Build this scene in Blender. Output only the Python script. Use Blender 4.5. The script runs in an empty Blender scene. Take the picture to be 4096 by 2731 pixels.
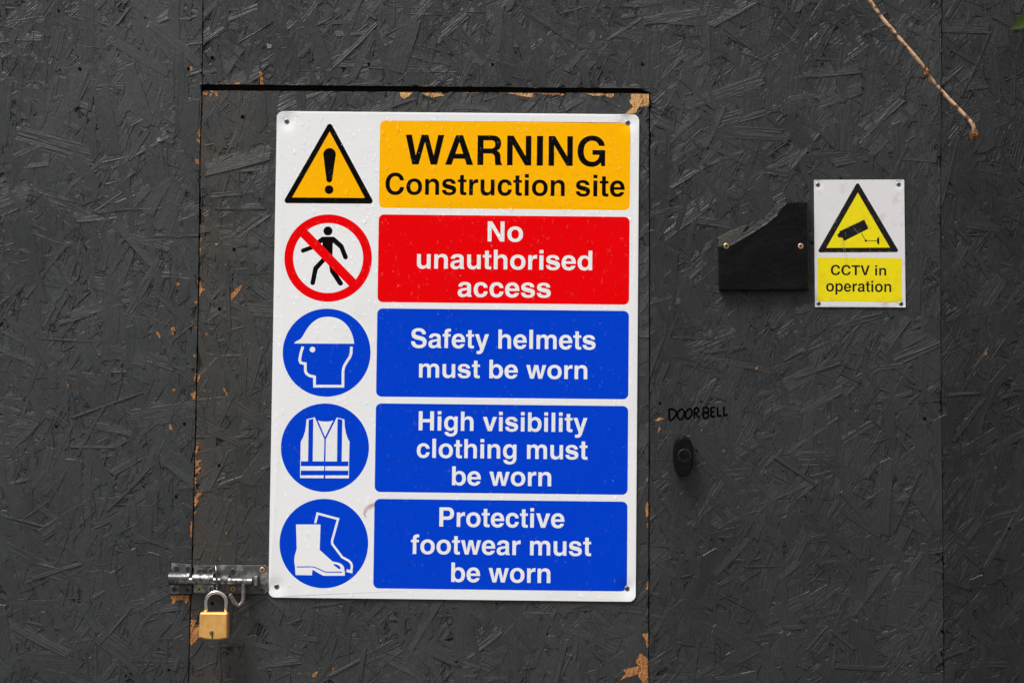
import bpy, math, random
import numpy as np
from mathutils import Vector, Matrix, noise as mnoise
from mathutils.geometry import delaunay_2d_cdt
from mathutils.bvhtree import BVHTree

scene = bpy.context.scene
COL = scene.collection

# ------------------------------------------------------------------ camera
cam_data = bpy.data.cameras.new('camera')
cam = bpy.data.objects.new('camera', cam_data)
COL.objects.link(cam)
cam_data.sensor_width = 36.0
cam_data.lens = 52.734
cam_data.clip_start = 0.05
cam_data.clip_end = 3000.0
_R = Vector((0.999909, 0.007921, 0.010921)); _U = Vector((-0.01057, -0.043084, 0.999016)); _F = Vector((-0.008384, 0.99904, 0.042996))
cam.matrix_world = Matrix(((_R.x, _U.x, -_F.x, 0.11437), (_R.y, _U.y, -_F.y, -2.4643), (_R.z, _U.z, -_F.z, -0.08376), (0, 0, 0, 1)))
cam_data.dof.use_dof = True
cam_data.dof.focus_distance = 2.50
cam_data.dof.aperture_fstop = 5.6
scene.camera = cam

# ------------------------------------------------------------------ light: open overcast sky
SUN_EL, SUN_AZ = math.radians(60), math.radians(228)      # azimuth clockwise from +Y (north); wall faces -Y
world = bpy.data.worlds.new('World'); scene.world = world
world.use_nodes = True
wn = world.node_tree.nodes; wl = world.node_tree.links
wn.clear()
sky = wn.new('ShaderNodeTexSky'); sky.sky_type = 'NISHITA'; sky.sun_disc = False
sky.sun_elevation = SUN_EL; sky.sun_rotation = SUN_AZ; sky.dust_density = 4.0; sky.air_density = 1.5
hs = wn.new('ShaderNodeHueSaturation'); hs.inputs['Saturation'].default_value = 0.16
bg = wn.new('ShaderNodeBackground'); bg.inputs['Strength'].default_value = 0.14
wo = wn.new('ShaderNodeOutputWorld')
wl.new(sky.outputs[0], hs.inputs['Color']); # cloud cover: bright overhead, dim towards the horizon
wt = wn.new('ShaderNodeTexCoord'); wx = wn.new('ShaderNodeSeparateXYZ'); wr = wn.new('ShaderNodeMapRange')
wr.inputs[1].default_value = 0.0; wr.inputs[2].default_value = 0.75; wr.inputs[3].default_value = 0.22; wr.inputs[4].default_value = 1.3
wm = wn.new('ShaderNodeMix'); wm.data_type = 'RGBA'; wm.blend_type = 'MULTIPLY'; wm.inputs[0].default_value = 1.0
wl.new(wt.outputs['Generated'], wx.inputs[0]); wl.new(wx.outputs[2], wr.inputs[0]); wl.new(wr.outputs[0], wm.inputs[7])
wl.new(hs.outputs[0], wm.inputs[6]); wl.new(wm.outputs[2], bg.inputs['Color']); wl.new(bg.outputs[0], wo.inputs['Surface'])
sd = bpy.data.lights.new('sun', 'SUN'); sd.energy = 4.2; sd.angle = math.radians(19); sd.color = (1.0, 0.985, 0.96)
sun = bpy.data.objects.new('sun', sd); COL.objects.link(sun)
sdir = Vector((math.sin(SUN_AZ) * math.cos(SUN_EL), math.cos(SUN_AZ) * math.cos(SUN_EL), math.sin(SUN_EL)))
sun.rotation_euler = sdir.to_track_quat('Z', 'Y').to_euler()
sun.location = sdir * 5
scene.view_settings.view_transform = 'Standard'; scene.view_settings.look = 'None'
scene.view_settings.gamma = 1.0; scene.view_settings.exposure = -0.08
scene.render.engine = 'CYCLES'

# ------------------------------------------------------------------ measured data, millimetres on the wall (x right, z up)
D={'cam':{'C':(0.11437,-2.4643,-0.08376),
'R':(0.999909,0.007921,0.010921),
'U':(-0.01057,-0.043084,0.999016),
'F':(-0.008384,0.99904,0.042996)},
'sign':{'tri_out':((-212.1,384.3),(-135.9,247.3),(-288.1,246.8)),
'tri_in':((-212.0,366.7),(-152.0,256.9),(-272.4,256.6)),
'exc_top':(-211.6,328.8,10.4),
'exc_bot':(-211.5,286.7,4.8),
'exc_dot':(-211.5,270.0,7.3),
'ring_o':(-211.2,156.7,72.3),
'ring_i':(-211.2,156.7,57.8),
'slash':((-246.0,202.5),(-165.3,122.3),(-176.3,111.2),(-257.0,191.4)),
'slash_ext':((-249.8,206.2),(-161.6,118.6),(-172.6,107.6),(-260.8,195.0)),
'head':(-212.2,201.5,7.5),
'man':(((-222.0,191.9),(-201.9,192.1),(-203.8,182.2),(-204.1,156.1),(-215.8,149.9),(-220.4,155.9),(-221.0,182.5)),((-222.0,191.9),(-221.0,182.5),(-237.1,170.8),(-241.2,176.8),(-229.4,185.9)),((-241.2,176.8),(-253.7,172.1),(-251.6,165.1),(-236.6,171.0)),((-201.9,192.1),(-186.7,178.8),(-192.6,173.0),(-203.8,182.2)),((-186.7,178.8),(-178.9,159.8),(-185.9,156.3),(-192.6,173.0)),((-221.4,156.4),(-235.2,141.7),(-227.9,137.3),(-216.3,150.9)),((-235.2,141.7),(-239.7,116.6),(-232.2,114.5),(-227.9,137.3)),((-209.7,145.5),(-207.5,133.5),(-193.7,112.9),(-186.4,116.7),(-195.5,131.1),(-203.6,141.0),(-204.1,156.1),(-214.9,156.0))),
'man_c':((-252.6,168.6,3.7),(-182.4,158.3,3.7),(-236.0,115.6,3.9),(-190.0,114.9,3.9)),
'd_helm':(-211.1,0.7,72.4),
'd_vest':(-211.4,-155.1,72.4),
'd_boot':(-210.6,-311.4,72.7),
'helmet':((-265.0,15.2),(-262.1,18.6),(-256.6,21.3),(-252.7,24.9),(-246.9,34.7),(-241.0,43.8),(-233.2,51.8),(-223.3,57.6),(-209.3,59.8),(-195.3,57.7),(-184.2,51.9),(-175.1,42.0),(-169.4,30.5),(-166.7,20.6),(-165.9,15.9)),
'face':((-250.4,10.2),(-253.3,0.7),(-254.9,-8.3),(-255.2,-12.8),(-253.5,-16.1),(-250.0,-17.3),(-246.0,-17.7),(-245.7,-29.1),(-243.7,-34.1),(-238.7,-37.5),(-230.4,-39.2),(-230.1,-54.5),(-183.5,-54.1),(-183.6,-28.5),(-181.9,-21.0),(-177.2,-13.0),(-172.8,-6.2),(-170.8,0.6),(-170.4,11.1)),
'eye':(-234.5,5.6,4.6),
'vest_w':(((-242.4,-109.0),(-229.0,-105.5),(-212.5,-141.3),(-212.8,-177.5),(-251.4,-177.9),(-251.3,-145.7),(-247.4,-138.4),(-244.6,-129.4),(-243.1,-119.5)),((-192.7,-105.5),(-180.2,-108.3),(-179.5,-118.8),(-177.3,-130.7),(-173.7,-140.6),(-171.1,-144.8),(-171.4,-177.2),(-210.2,-177.5),(-210.2,-141.5)),((-223.7,-110.6),(-218.5,-112.0),(-211.0,-112.5),(-203.5,-111.9),(-198.4,-110.3),(-211.5,-137.8)),((-251.5,-185.8),(-212.1,-185.3),(-212.4,-192.6),(-251.4,-193.0)),((-210.5,-185.4),(-171.3,-185.0),(-171.4,-192.3),(-210.6,-192.5)),((-251.4,-200.9),(-212.5,-200.3),(-213.0,-205.1),(-251.4,-205.2)),((-209.9,-200.5),(-171.3,-200.0),(-171.4,-204.8),(-210.0,-205.1)),((-251.6,-177.1),(-250.6,-177.1),(-250.3,-205.3),(-251.4,-205.3)),((-172.4,-176.7),(-171.4,-176.7),(-171.3,-204.5),(-172.3,-204.5))),
'vest_b':(((-238.9,-110.0),(-231.2,-107.7),(-231.1,-177.9),(-238.8,-178.0)),((-191.4,-107.3),(-183.5,-109.1),(-183.6,-177.6),(-191.3,-177.7))),
'boot':((-256.8,-280.9),(-216.6,-280.5),(-217.3,-321.4),(-215.1,-323.9),(-196.0,-340.4),(-191.0,-341.4),(-185.1,-342.5),(-180.1,-345.2),(-177.0,-349.1),(-175.9,-356.0),(-175.3,-356.7),(-175.5,-363.3),(-210.5,-363.8),(-216.5,-360.9),(-228.5,-354.1),(-229.4,-363.3),(-256.1,-363.1),(-257.4,-348.5),(-258.8,-340.2),(-258.2,-332.3),(-254.9,-320.4)),
'boot_line':((-254.2,-350.0),(-228.6,-349.5),(-224.6,-350.4),(-209.6,-356.8),(-206.6,-357.9),(-180.1,-357.6)),
'boot_toe':((-194.6,-346.3),(-193.0,-344.3),(-189.0,-345.1),(-184.5,-347.7),(-182.4,-351.1),(-183.9,-352.9),(-186.4,-352.1),(-188.9,-349.7),(-190.9,-348.3)),
'boot2':((-225.3,-278.6),(-221.9,-262.7),(-187.9,-271.3),(-197.2,-306.4),(-197.0,-311.8),(-180.2,-333.3),(-169.2,-339.1),(-165.4,-343.0),(-164.1,-347.9),(-165.0,-354.8)),
'boot2_foot':((-172.2,-352.5),(-162.5,-355.0),(-163.5,-359.5),(-173.3,-357.1)),
'p1':(-129.2,240.8,285.4,386.1),
'p2':(-128.8,84.8,285.3,229.8),
'p3':(-128.4,-70.6,285.4,74.5),
'p4':(-128.2,-226.4,285.8,-81.6),
'p5':(-128.2,-383.5,286.2,-237.8),
'text':(('WARNING',-86.0,244.4,313.2,68.9),('Construction site',-118.4,277.0,263.0,49.6),('No',51.6,109.8,186.9,46.2),('unauthorised',-64.3,224.4,141.0,44.7),('access',3.4,156.6,95.1,44.9),('Safety helmets',-72.4,231.1,10.4,43.9),('must be worn',-58.6,217.9,-38.4,42.3),('High visibility',-58.0,218.7,-125.0,43.7),('clothing must',-60.5,219.3,-169.7,43.5),('be worn',-2.1,160.4,-214.0,42.9),('Protective',-22.0,182.6,-281.6,43.8),('footwear must',-68.0,226.6,-326.6,43.9),('be worn',-1.4,160.6,-371.2,43.8)),
'screws':((-283.8,383.1),(281.2,386.2),(-287.0,-382.5),(285.9,-378.8))},
'cctv':{'corners':((588.9,294.1),(737.5,296.1),(739.8,85.2),(591.2,84.4)),
'tri_out':((660.8,292.2),(729.7,175.9),(594.3,174.0)),
'tri_in':((661.2,273.8),(714.1,183.4),(609.5,181.9)),
'body':((630.4,209.2),(671.8,229.2),(678.8,214.2),(638.8,193.5)),
'lens':((627.4,203.8),(629.7,206.1),(632.3,208.1),(636.5,198.5),(632.7,199.3),(629.7,198.9)),
'arm':((666.9,206.8),(674.5,194.3),(693.1,194.2)),
'joint':(674.5,194.3,2.0),
'mount':((692.8,199.1),(695.1,199.1),(695.4,201.4),(696.4,201.4),(696.7,187.7),(695.5,187.7),(694.9,189.6),(692.8,189.9)),
'panel':(595.3,93.5,733.4,166.0),
'text':(('CCTV in',616.9,708.0,137.2,23.0),('operation',609.3,716.3,110.0,25.3)),
'screws':((595.5,286.2),(728.5,288.2),(597.1,89.9),(732.4,90.9))},
'seam_l':((-428.9,670.3),(-427.2,586.0),(-425.9,502.0),(-425.5,439.1),(-426.8,334.6),(-424.9,96.1),(-425.0,-22.0),(-425.9,-227.4),(-426.8,-345.8),(-427.6,-386.5),(-429.0,-541.2),(-428.8,-649.9)),
'strip_bottom':((-424.4,444.1),(317.0,444.3)),
'door_top':((-424.2,433.7),(316.2,436.3)),
'door_r':((316.6,436.4),(319.0,93.0),(320.5,-235.2),(322.1,-531.9)),
'seam_r':((800.8,596.8),(798.3,304.8),(798.0,56.8),(799.0,-107.3),(801.9,-392.2),(802.1,-526.0)),
'chips':{'left':(((-427.5,378.0),(-429.7,368.2),(-431.8,360.3),(-429.4,354.5),(-426.0,358.4)),((-433.6,353.5),(-426.6,352.2),(-426.5,344.4),(-431.2,347.6)),((-433.0,338.4),(-425.9,336.0),(-426.2,333.0)),((-434.9,318.9),(-428.7,317.8),(-428.1,309.6),(-432.8,311.5)),((-428.5,408.3),(-426.5,407.3),(-427.1,397.5)),((-447.7,473.4),(-443.5,474.6),(-441.4,468.0),(-445.7,467.1)),((-428.4,117.9),(-425.3,117.5),(-425.0,111.5),(-427.6,113.2)),((-432.5,83.0),(-426.1,84.2),(-426.0,78.3),(-431.2,79.4)),((-430.9,41.5),(-426.2,40.3),(-426.1,35.6)),((-432.4,-4.7),(-426.0,-5.9),(-425.9,-10.1),(-430.7,-8.3)),((-469.1,38.7),(-464.9,40.6),(-461.6,34.0),(-464.6,26.9),(-468.6,29.2)),((-494.8,34.2),(-489.6,31.4),(-485.9,24.3),(-487.4,20.7),(-491.4,26.6)),((-434.1,318.2),(-429.3,317.3),(-429.2,310.6),(-432.3,311.1)),((-463.3,114.7),(-456.9,114.8),(-456.8,108.8),(-462.2,108.8)),((-433.9,-69.5),(-427.0,-64.6),(-426.5,-77.2),(-429.9,-78.5)),((-428.3,-30.6),(-426.4,-32.6),(-426.9,-48.4),(-429.0,-47.4)),((-469.0,-118.8),(-465.9,-120.2),(-462.9,-129.6),(-468.9,-127.6)),((-429.7,-277.6),(-427.7,-279.7),(-427.8,-306.8),(-430.6,-302.6),(-430.2,-290.1)),((-465.6,-61.4),(-458.7,-60.7),(-459.6,-66.2),(-464.9,-65.6)),((-460.9,-399.4),(-430.9,-398.7),(-429.9,-405.6),(-435.0,-412.6),(-438.6,-406.6),(-450.0,-406.2),(-455.1,-412.8),(-459.4,-411.1),(-456.9,-405.9),(-460.8,-404.2)),((-429.0,-407.3),(-428.0,-408.2),(-428.8,-416.0),(-430.1,-414.2)),((-639.9,-49.6),(-634.9,-61.1),(-637.5,-63.7)),((-555.5,-222.4),(-550.4,-219.7),(-553.8,-231.7))),
'door':(((-424.1,431.8),(-416.3,429.9),(-418.1,425.0),(-423.4,426.6)),((-413.3,429.0),(-399.4,431.9),(-399.2,422.9),(-407.5,429.1),(-412.2,421.6)),((-97.3,433.4),(-75.7,433.6),(-81.6,426.9),(-90.0,422.0),(-96.0,426.8)),((-60.7,433.5),(-27.7,433.2),(-24.1,429.0),(-33.6,427.4),(-41.1,425.2),(-50.1,428.1)),((11.3,434.4),(30.7,434.0),(23.3,432.1)),((78.7,434.2),(125.2,434.3),(123.7,427.0),(114.7,427.9),(104.2,429.6),(95.2,431.9)),((125.2,434.3),(174.6,434.4),(174.6,431.4),(146.1,432.4)),((213.5,434.5),(258.4,434.6),(257.0,428.6),(251.0,428.5),(245.0,432.1),(224.0,430.7)),((285.3,434.9),(316.2,434.6),(316.9,414.6),(307.9,414.0),(299.0,411.5),(294.6,403.3),(285.6,401.1),(276.6,401.0),(290.0,413.8),(283.3,422.8),(287.5,427.3)),((-422.5,118.7),(-420.4,105.7),(-413.9,102.2),(-419.7,98.5),(-422.0,91.4),(-423.9,92.6)),((-362.9,105.1),(-351.6,111.6),(-356.2,101.6),(-370.1,85.3),(-370.8,96.7)),((-424.2,191.3),(-421.5,188.9),(-422.7,177.0),(-424.0,181.7)),((-424.3,172.2),(-421.9,171.1),(-422.9,160.3)),((-417.4,219.0),(-414.8,218.6),(-414.9,216.2),(-417.3,216.6)),((-424.1,231.8),(-418.7,225.9),(-419.9,224.7)),((-313.7,113.9),(-310.8,113.4),(-310.8,110.1),(-313.2,110.1)),((-411.8,31.7),(-408.9,31.0),(-409.3,26.0),(-411.7,27.4)),((-420.2,-37.8),(-418.5,-39.9),(-422.4,-51.5),(-424.6,-50.5),(-423.3,-42.1)),((-382.3,-58.4),(-379.3,-59.5),(-372.8,-72.0),(-374.0,-73.7)),((-414.7,-61.5),(-410.9,-61.3),(-410.8,-65.3),(-414.2,-65.3)),((-404.5,-63.5),(-402.2,-63.9),(-402.3,-66.8)),((-420.0,-69.3),(-424.3,-82.0),(-424.7,-75.7)),((-421.8,-148.0),(-418.2,-156.3),(-421.5,-160.6),(-423.4,-168.9),(-425.4,-167.9),(-424.5,-156.4)),((-425.3,-169.0),(-422.8,-179.4),(-414.2,-177.6),(-419.4,-183.5),(-414.0,-191.8),(-418.1,-196.1),(-417.4,-200.2),(-421.2,-199.2),(-424.9,-202.4)),((-425.3,-204.5),(-422.0,-207.6),(-423.3,-219.1),(-425.3,-231.7)),((-425.4,-239.0),(-418.5,-229.5),(-410.1,-225.7),(-415.2,-235.7),(-419.9,-242.1),(-417.1,-245.1),(-422.2,-252.5),(-425.1,-254.6)),((-425.8,-263.0),(-421.0,-260.8),(-425.0,-271.3)),((-373.2,-293.2),(-369.8,-294.0),(-370.3,-300.3),(-372.6,-298.8)),((-382.8,-336.4),(-380.5,-337.4),(-380.6,-341.6)),((-315.2,-82.9),(-311.0,-82.9),(-310.9,-86.0),(-314.0,-86.5)),((-426.3,-438.4),(-415.3,-437.9),(-419.6,-443.5),(-417.8,-446.9),(-411.7,-446.0),(-412.2,-465.8),(-425.8,-481.5),(-427.2,-469.5)),((-425.5,-423.7),(-424.6,-436.6),(-426.5,-434.9)),((-220.6,-418.6),(-218.9,-419.5),(-220.1,-423.0)),((-255.7,-477.7),(-252.8,-474.2),(-253.5,-482.9)),((-226.7,-527.3),(-223.3,-520.4),(-217.2,-519.5),(-219.7,-527.2),(-224.9,-529.9)),((-195.6,-517.5),(-192.2,-511.7),(-190.3,-518.3),(-192.9,-520.0)),((-116.4,-466.6),(-113.3,-466.5),(-113.7,-470.8),(-116.4,-470.5)),((-423.4,-493.6),(-427.5,-499.6),(-425.9,-493.6)),((318.6,-236.6),(320.1,-239.8),(320.3,-261.4),(317.0,-262.6),(315.3,-255.0),(315.8,-244.2)),((316.7,-272.7),(320.4,-271.8),(320.4,-281.3),(317.8,-280.9)),((318.9,-365.0),(321.0,-366.0),(320.9,-381.7),(317.4,-380.5)),((309.7,-449.5),(314.1,-452.0),(320.1,-450.9),(321.9,-454.1),(321.6,-476.6),(319.6,-474.5),(316.3,-461.7)),((307.8,-482.8),(319.7,-491.7),(321.9,-495.9),(322.3,-547.3),(316.9,-547.3),(313.6,-532.0),(309.2,-526.0),(303.7,-517.5),(289.7,-522.0),(275.8,-527.5),(285.4,-515.6),(280.0,-511.4),(288.6,-508.1),(303.6,-504.7),(305.8,-502.5),(300.8,-498.3),(303.6,-491.8)),((315.5,-200.9),(318.3,-195.5),(319.3,-207.4))),
'centre':(((-331.3,466.6),(-326.4,465.1),(-323.7,444.5),(-329.0,445.1),(-329.7,455.2)),((-372.2,448.0),(-363.1,448.1),(-362.6,444.4),(-371.8,444.3)),((-60.8,443.1),(-54.9,446.8),(-45.8,443.6)),((10.5,447.4),(14.1,448.7),(17.7,443.6)),((122.1,443.6),(126.5,445.2),(134.0,443.4)),((334.0,-117.8),(337.4,-114.6),(339.5,-116.7),(335.3,-126.1)),((405.4,-118.5),(408.5,-116.9),(404.3,-124.3)),((327.9,-104.2),(337.3,-100.0),(345.6,-100.9),(333.1,-106.3)),((493.2,-15.8),(497.2,-13.7),(498.0,-18.5),(494.8,-21.0)),((868.7,12.7),(873.5,14.4),(874.3,8.4),(869.5,7.9)))},
'holes':((-629.8,467.8,3.7),(-449.0,469.9,3.7),(-409.8,488.7,4.5),(-357.2,390.4,4.1),(-149.3,480.6,3.3),(56.3,481.6,3.3),(305.1,484.3,3.3),(-184.4,570.1,2.0),(603.1,487.9,2.9),(-367.6,169.6,3.7),(-389.7,71.2,3.7),(-460.0,111.9,3.3),(-465.4,32.0,3.3),(-493.1,32.9,2.4),(-444.1,-118.5,3.3),(-455.3,-237.9,3.3),(-385.5,-186.0,3.3),(-461.8,-62.8,2.9),(586.8,190.4,3.3),(771.2,-97.0,3.7),(909.2,-274.5,2.9),(-655.5,-125.4,2.9),(-461.3,-519.7,2.9),(-392.3,-411.3,3.7),(337.8,-76.3,2.9),(405.5,-73.1,2.0),(493.4,-12.2,1.2),(398.5,-153.0,2.0),(-667.6,565.0,2.9),(-633.6,488.4,2.0),(-399.4,79.4,1.6)),
'writing':(((352.9,-86.2),(353.5,-104.0)),((351.3,-86.2),(358.1,-85.6),(363.9,-89.2),(364.4,-94.4),(360.3,-100.7),(354.0,-105.0)),((371.7,-86.0),(367.5,-90.2),(366.5,-96.5),(369.2,-101.7),(373.9,-101.6),(377.0,-95.3),(377.5,-89.1),(374.8,-85.4),(371.7,-86.0)),((384.3,-85.8),(380.6,-90.1),(379.6,-96.4),(381.7,-100.5),(386.4,-99.4),(389.5,-94.2),(390.0,-88.9),(387.4,-84.8),(384.3,-85.8)),((394.2,-84.2),(394.0,-100.4)),((394.2,-84.2),(398.4,-83.1),(401.2,-85.7),(399.4,-90.4),(395.3,-92.5)),((396.3,-92.5),(402.1,-99.8)),((408.8,-82.4),(409.2,-100.2)),((408.8,-82.4),(414.6,-82.4),(417.5,-86.0),(415.7,-89.7),(410.4,-90.8)),((410.4,-90.8),(416.7,-92.3),(417.3,-96.5),(413.6,-99.6),(409.4,-100.0)),((421.4,-82.8),(421.8,-97.5)),((421.4,-82.8),(428.2,-81.7)),((421.7,-90.1),(427.1,-89.0)),((421.8,-97.5),(428.4,-96.3)),((431.8,-81.7),(432.6,-96.3)),((432.6,-96.3),(438.7,-95.2)),((442.3,-80.8),(442.9,-95.5)),((442.9,-95.5),(449.1,-93.3))),
'plate':((541.0,255.8),(576.6,257.0),(577.9,253.1),(580.0,112.4),(577.8,110.6),(436.3,108.2),(433.3,110.9),(431.7,177.8),(431.7,181.6),(449.6,185.6),(460.9,191.5),(473.0,199.2),(491.2,210.4),(510.1,222.7),(517.6,229.7),(525.5,235.9),(532.0,246.6)),
'plate_chip':((431.7,181.6),(431.4,191.5),(429.1,195.3),(451.0,207.7),(472.2,216.3),(479.8,217.9),(473.7,208.7),(469.2,201.0),(454.1,187.1)),
'plate_rim':((541.0,255.8),(532.0,246.6),(525.5,235.9),(517.6,229.7),(510.1,222.7),(491.2,210.4),(473.0,199.2),(460.9,191.5),(449.6,185.6),(454.1,190.2),(463.2,200.9),(475.3,207.2),(490.4,219.5),(505.5,230.3),(523.6,247.3),(529.6,255.0),(540.3,257.2)),
'plate_screws':((443.7,182.0),(565.5,183.1)),
'bell':((375.3,-161.7),(359.2,-161.9),(391.4,-161.5),(375.1,-128.5),(375.5,-195.4)),
'bell_btn':(376.3,-160.9,10.9),
'bolt':{'plate':((-422.7,-349.7),(-305.8,-348.1),(-301.5,-351.9),(-299.3,-389.1),(-304.9,-394.3),(-422.0,-395.7)),
'keeper':((-459.5,-346.7),(-427.0,-347.7),(-425.7,-395.7),(-461.1,-396.2),(-461.4,-380.7)),
'rod':((-462.6,-373.4),(-324.6,-373.9)),
'housing':((-422.2,-360.6),(-388.9,-361.2),(-388.5,-378.8),(-422.9,-379.2)),
'kbar':((-461.8,-360.0),(-428.0,-360.6),(-427.5,-382.3),(-462.4,-381.2)),
'curl':((-339.1,-379.2),(-338.4,-395.7),(-339.1,-406.1),(-344.7,-412.8),(-350.5,-408.8),(-355.8,-400.1),(-359.1,-393.9)),
'stop':((-321.1,-364.5),(-317.7,-381.0)),
'scr':((-451.5,-354.2),(-432.8,-354.5),(-454.2,-388.8),(-432.9,-389.4),(-412.9,-357.9),(-395.0,-358.0),(-358.7,-357.7),(-310.6,-355.3),(-413.1,-388.2),(-394.6,-387.6),(-358.0,-386.7),(-310.1,-388.0)),
'eye':((-383.9,-346.7),(-382.4,-372.5),(-383.0,-396.3))},
'padlock':{'body':((-404.8,-420.9),(-358.4,-421.9),(-358.6,-463.8),(-405.0,-461.3)),
'sh':((-395.5,-421.3),(-395.9,-403.9),(-392.0,-392.6),(-378.6,-387.3),(-367.2,-392.3),(-362.3,-403.5),(-362.5,-421.9)),
'key':(-384.1,-453.9)},
'twig':((647.4,615.4),(670.7,582.5),(689.3,556.0),(708.0,531.8),(731.2,502.9),(746.7,484.3),(760.7,467.1),(766.9,457.8),(783.9,439.2),(805.5,414.3),(824.0,393.4),(835.6,378.7),(837.9,369.3)),
'leaf':((894.9,542.9),(895.7,553.1),(906.6,567.3),(917.5,575.3),(933.0,578.5),(946.9,570.8),(946.9,553.5),(928.2,542.4),(909.6,542.5)),
'thread':((-127.8,-244.8),(-134.8,-247.3),(-141.6,-251.8),(-145.0,-256.8),(-145.7,-261.8),(-143.4,-265.2),(-141.2,-266.6)),
'hero':{'left':((-470.6,511.9,111.7,18.4,-0.7),(-532.6,490.7,116.2,16.4,-0.523),(-540.8,423.0,110.7,40.6,-1.209),(-647.6,404.4,117.5,25.1,-2.049),(-585.8,389.2,133.5,29.0,-1.373),(-667.4,340.5,128.1,32.9,-0.269),(-707.2,335.2,72.0,11.6,0.428),(-529.3,341.8,60.3,8.7,1.011),(-566.7,317.5,47.7,3.5,0.237),(-720.4,436.0,117.7,27.1,-1.595),(-617.0,515.4,67.0,21.3,-1.635),(-647.0,505.4,34.9,11.6,-2.009),(-534.7,545.8,66.9,21.3,-1.607),(-475.2,546.2,78.8,19.3,-1.525),(-621.4,559.7,49.2,27.1,-1.567),(-667.6,510.1,49.9,17.4,-1.744),(-753.6,395.6,123.8,21.3,-1.64),(-459.8,416.8,113.7,25.1,-1.516),(-444.3,371.0,92.0,29.0,-1.571),(-499.8,370.4,37.2,11.6,-1.654),(-506.7,332.2,30.6,7.7,-0.681),(-674.2,298.4,41.1,21.3,-1.5),(-713.8,326.5,97.7,23.2,-1.566),(-479.6,385.3,26.6,7.7,-0.617),(-559.4,558.3,36.3,5.8,0.961),(-477.2,236.1,85.7,35.6,-1.889),(-465.6,190.3,78.5,4.7,0.025),(-469.0,71.3,80.1,11.9,-0.76),(-459.6,160.0,28.6,9.5,-0.977),(-484.0,-10.6,42.1,9.5,-0.426),(-680.8,136.0,112.3,15.8,0.937),(-516.4,105.9,103.5,14.7,1.059),(-543.0,233.8,111.2,4.2,0.082),(-646.2,17.0,95.0,3.2,-0.056),(-568.1,55.4,147.8,26.3,1.522),(-493.5,-106.7,79.4,31.6,0.144),(-644.2,-66.4,73.4,15.8,-1.548),(-571.4,-89.2,125.0,4.2,0.353),(-598.0,-130.1,97.9,6.3,1.09),(-594.8,-158.3,73.6,5.3,-0.011),(-527.4,5.8,68.3,31.6,-1.549),(-627.2,-233.6,114.8,31.6,-1.593),(-531.6,-226.0,106.6,5.3,0.799),(-465.8,74.8,75.2,11.6,-0.671),(-737.0,-146.0,105.1,13.2,-1.646),(-477.0,-17.4,70.8,6.3,-0.45),(-706.0,-281.0,78.9,5.3,-0.242),(-550.2,-450.9,82.5,4.2,0.865),(-559.6,150.4,61.2,9.5,1.049),(-614.3,-335.0,59.9,10.5,-0.641),(-525.4,-333.9,66.7,10.5,-0.765),(-647.7,-361.4,87.3,7.4,0.313),(-689.3,-265.6,56.3,4.7,-2.541)),
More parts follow.
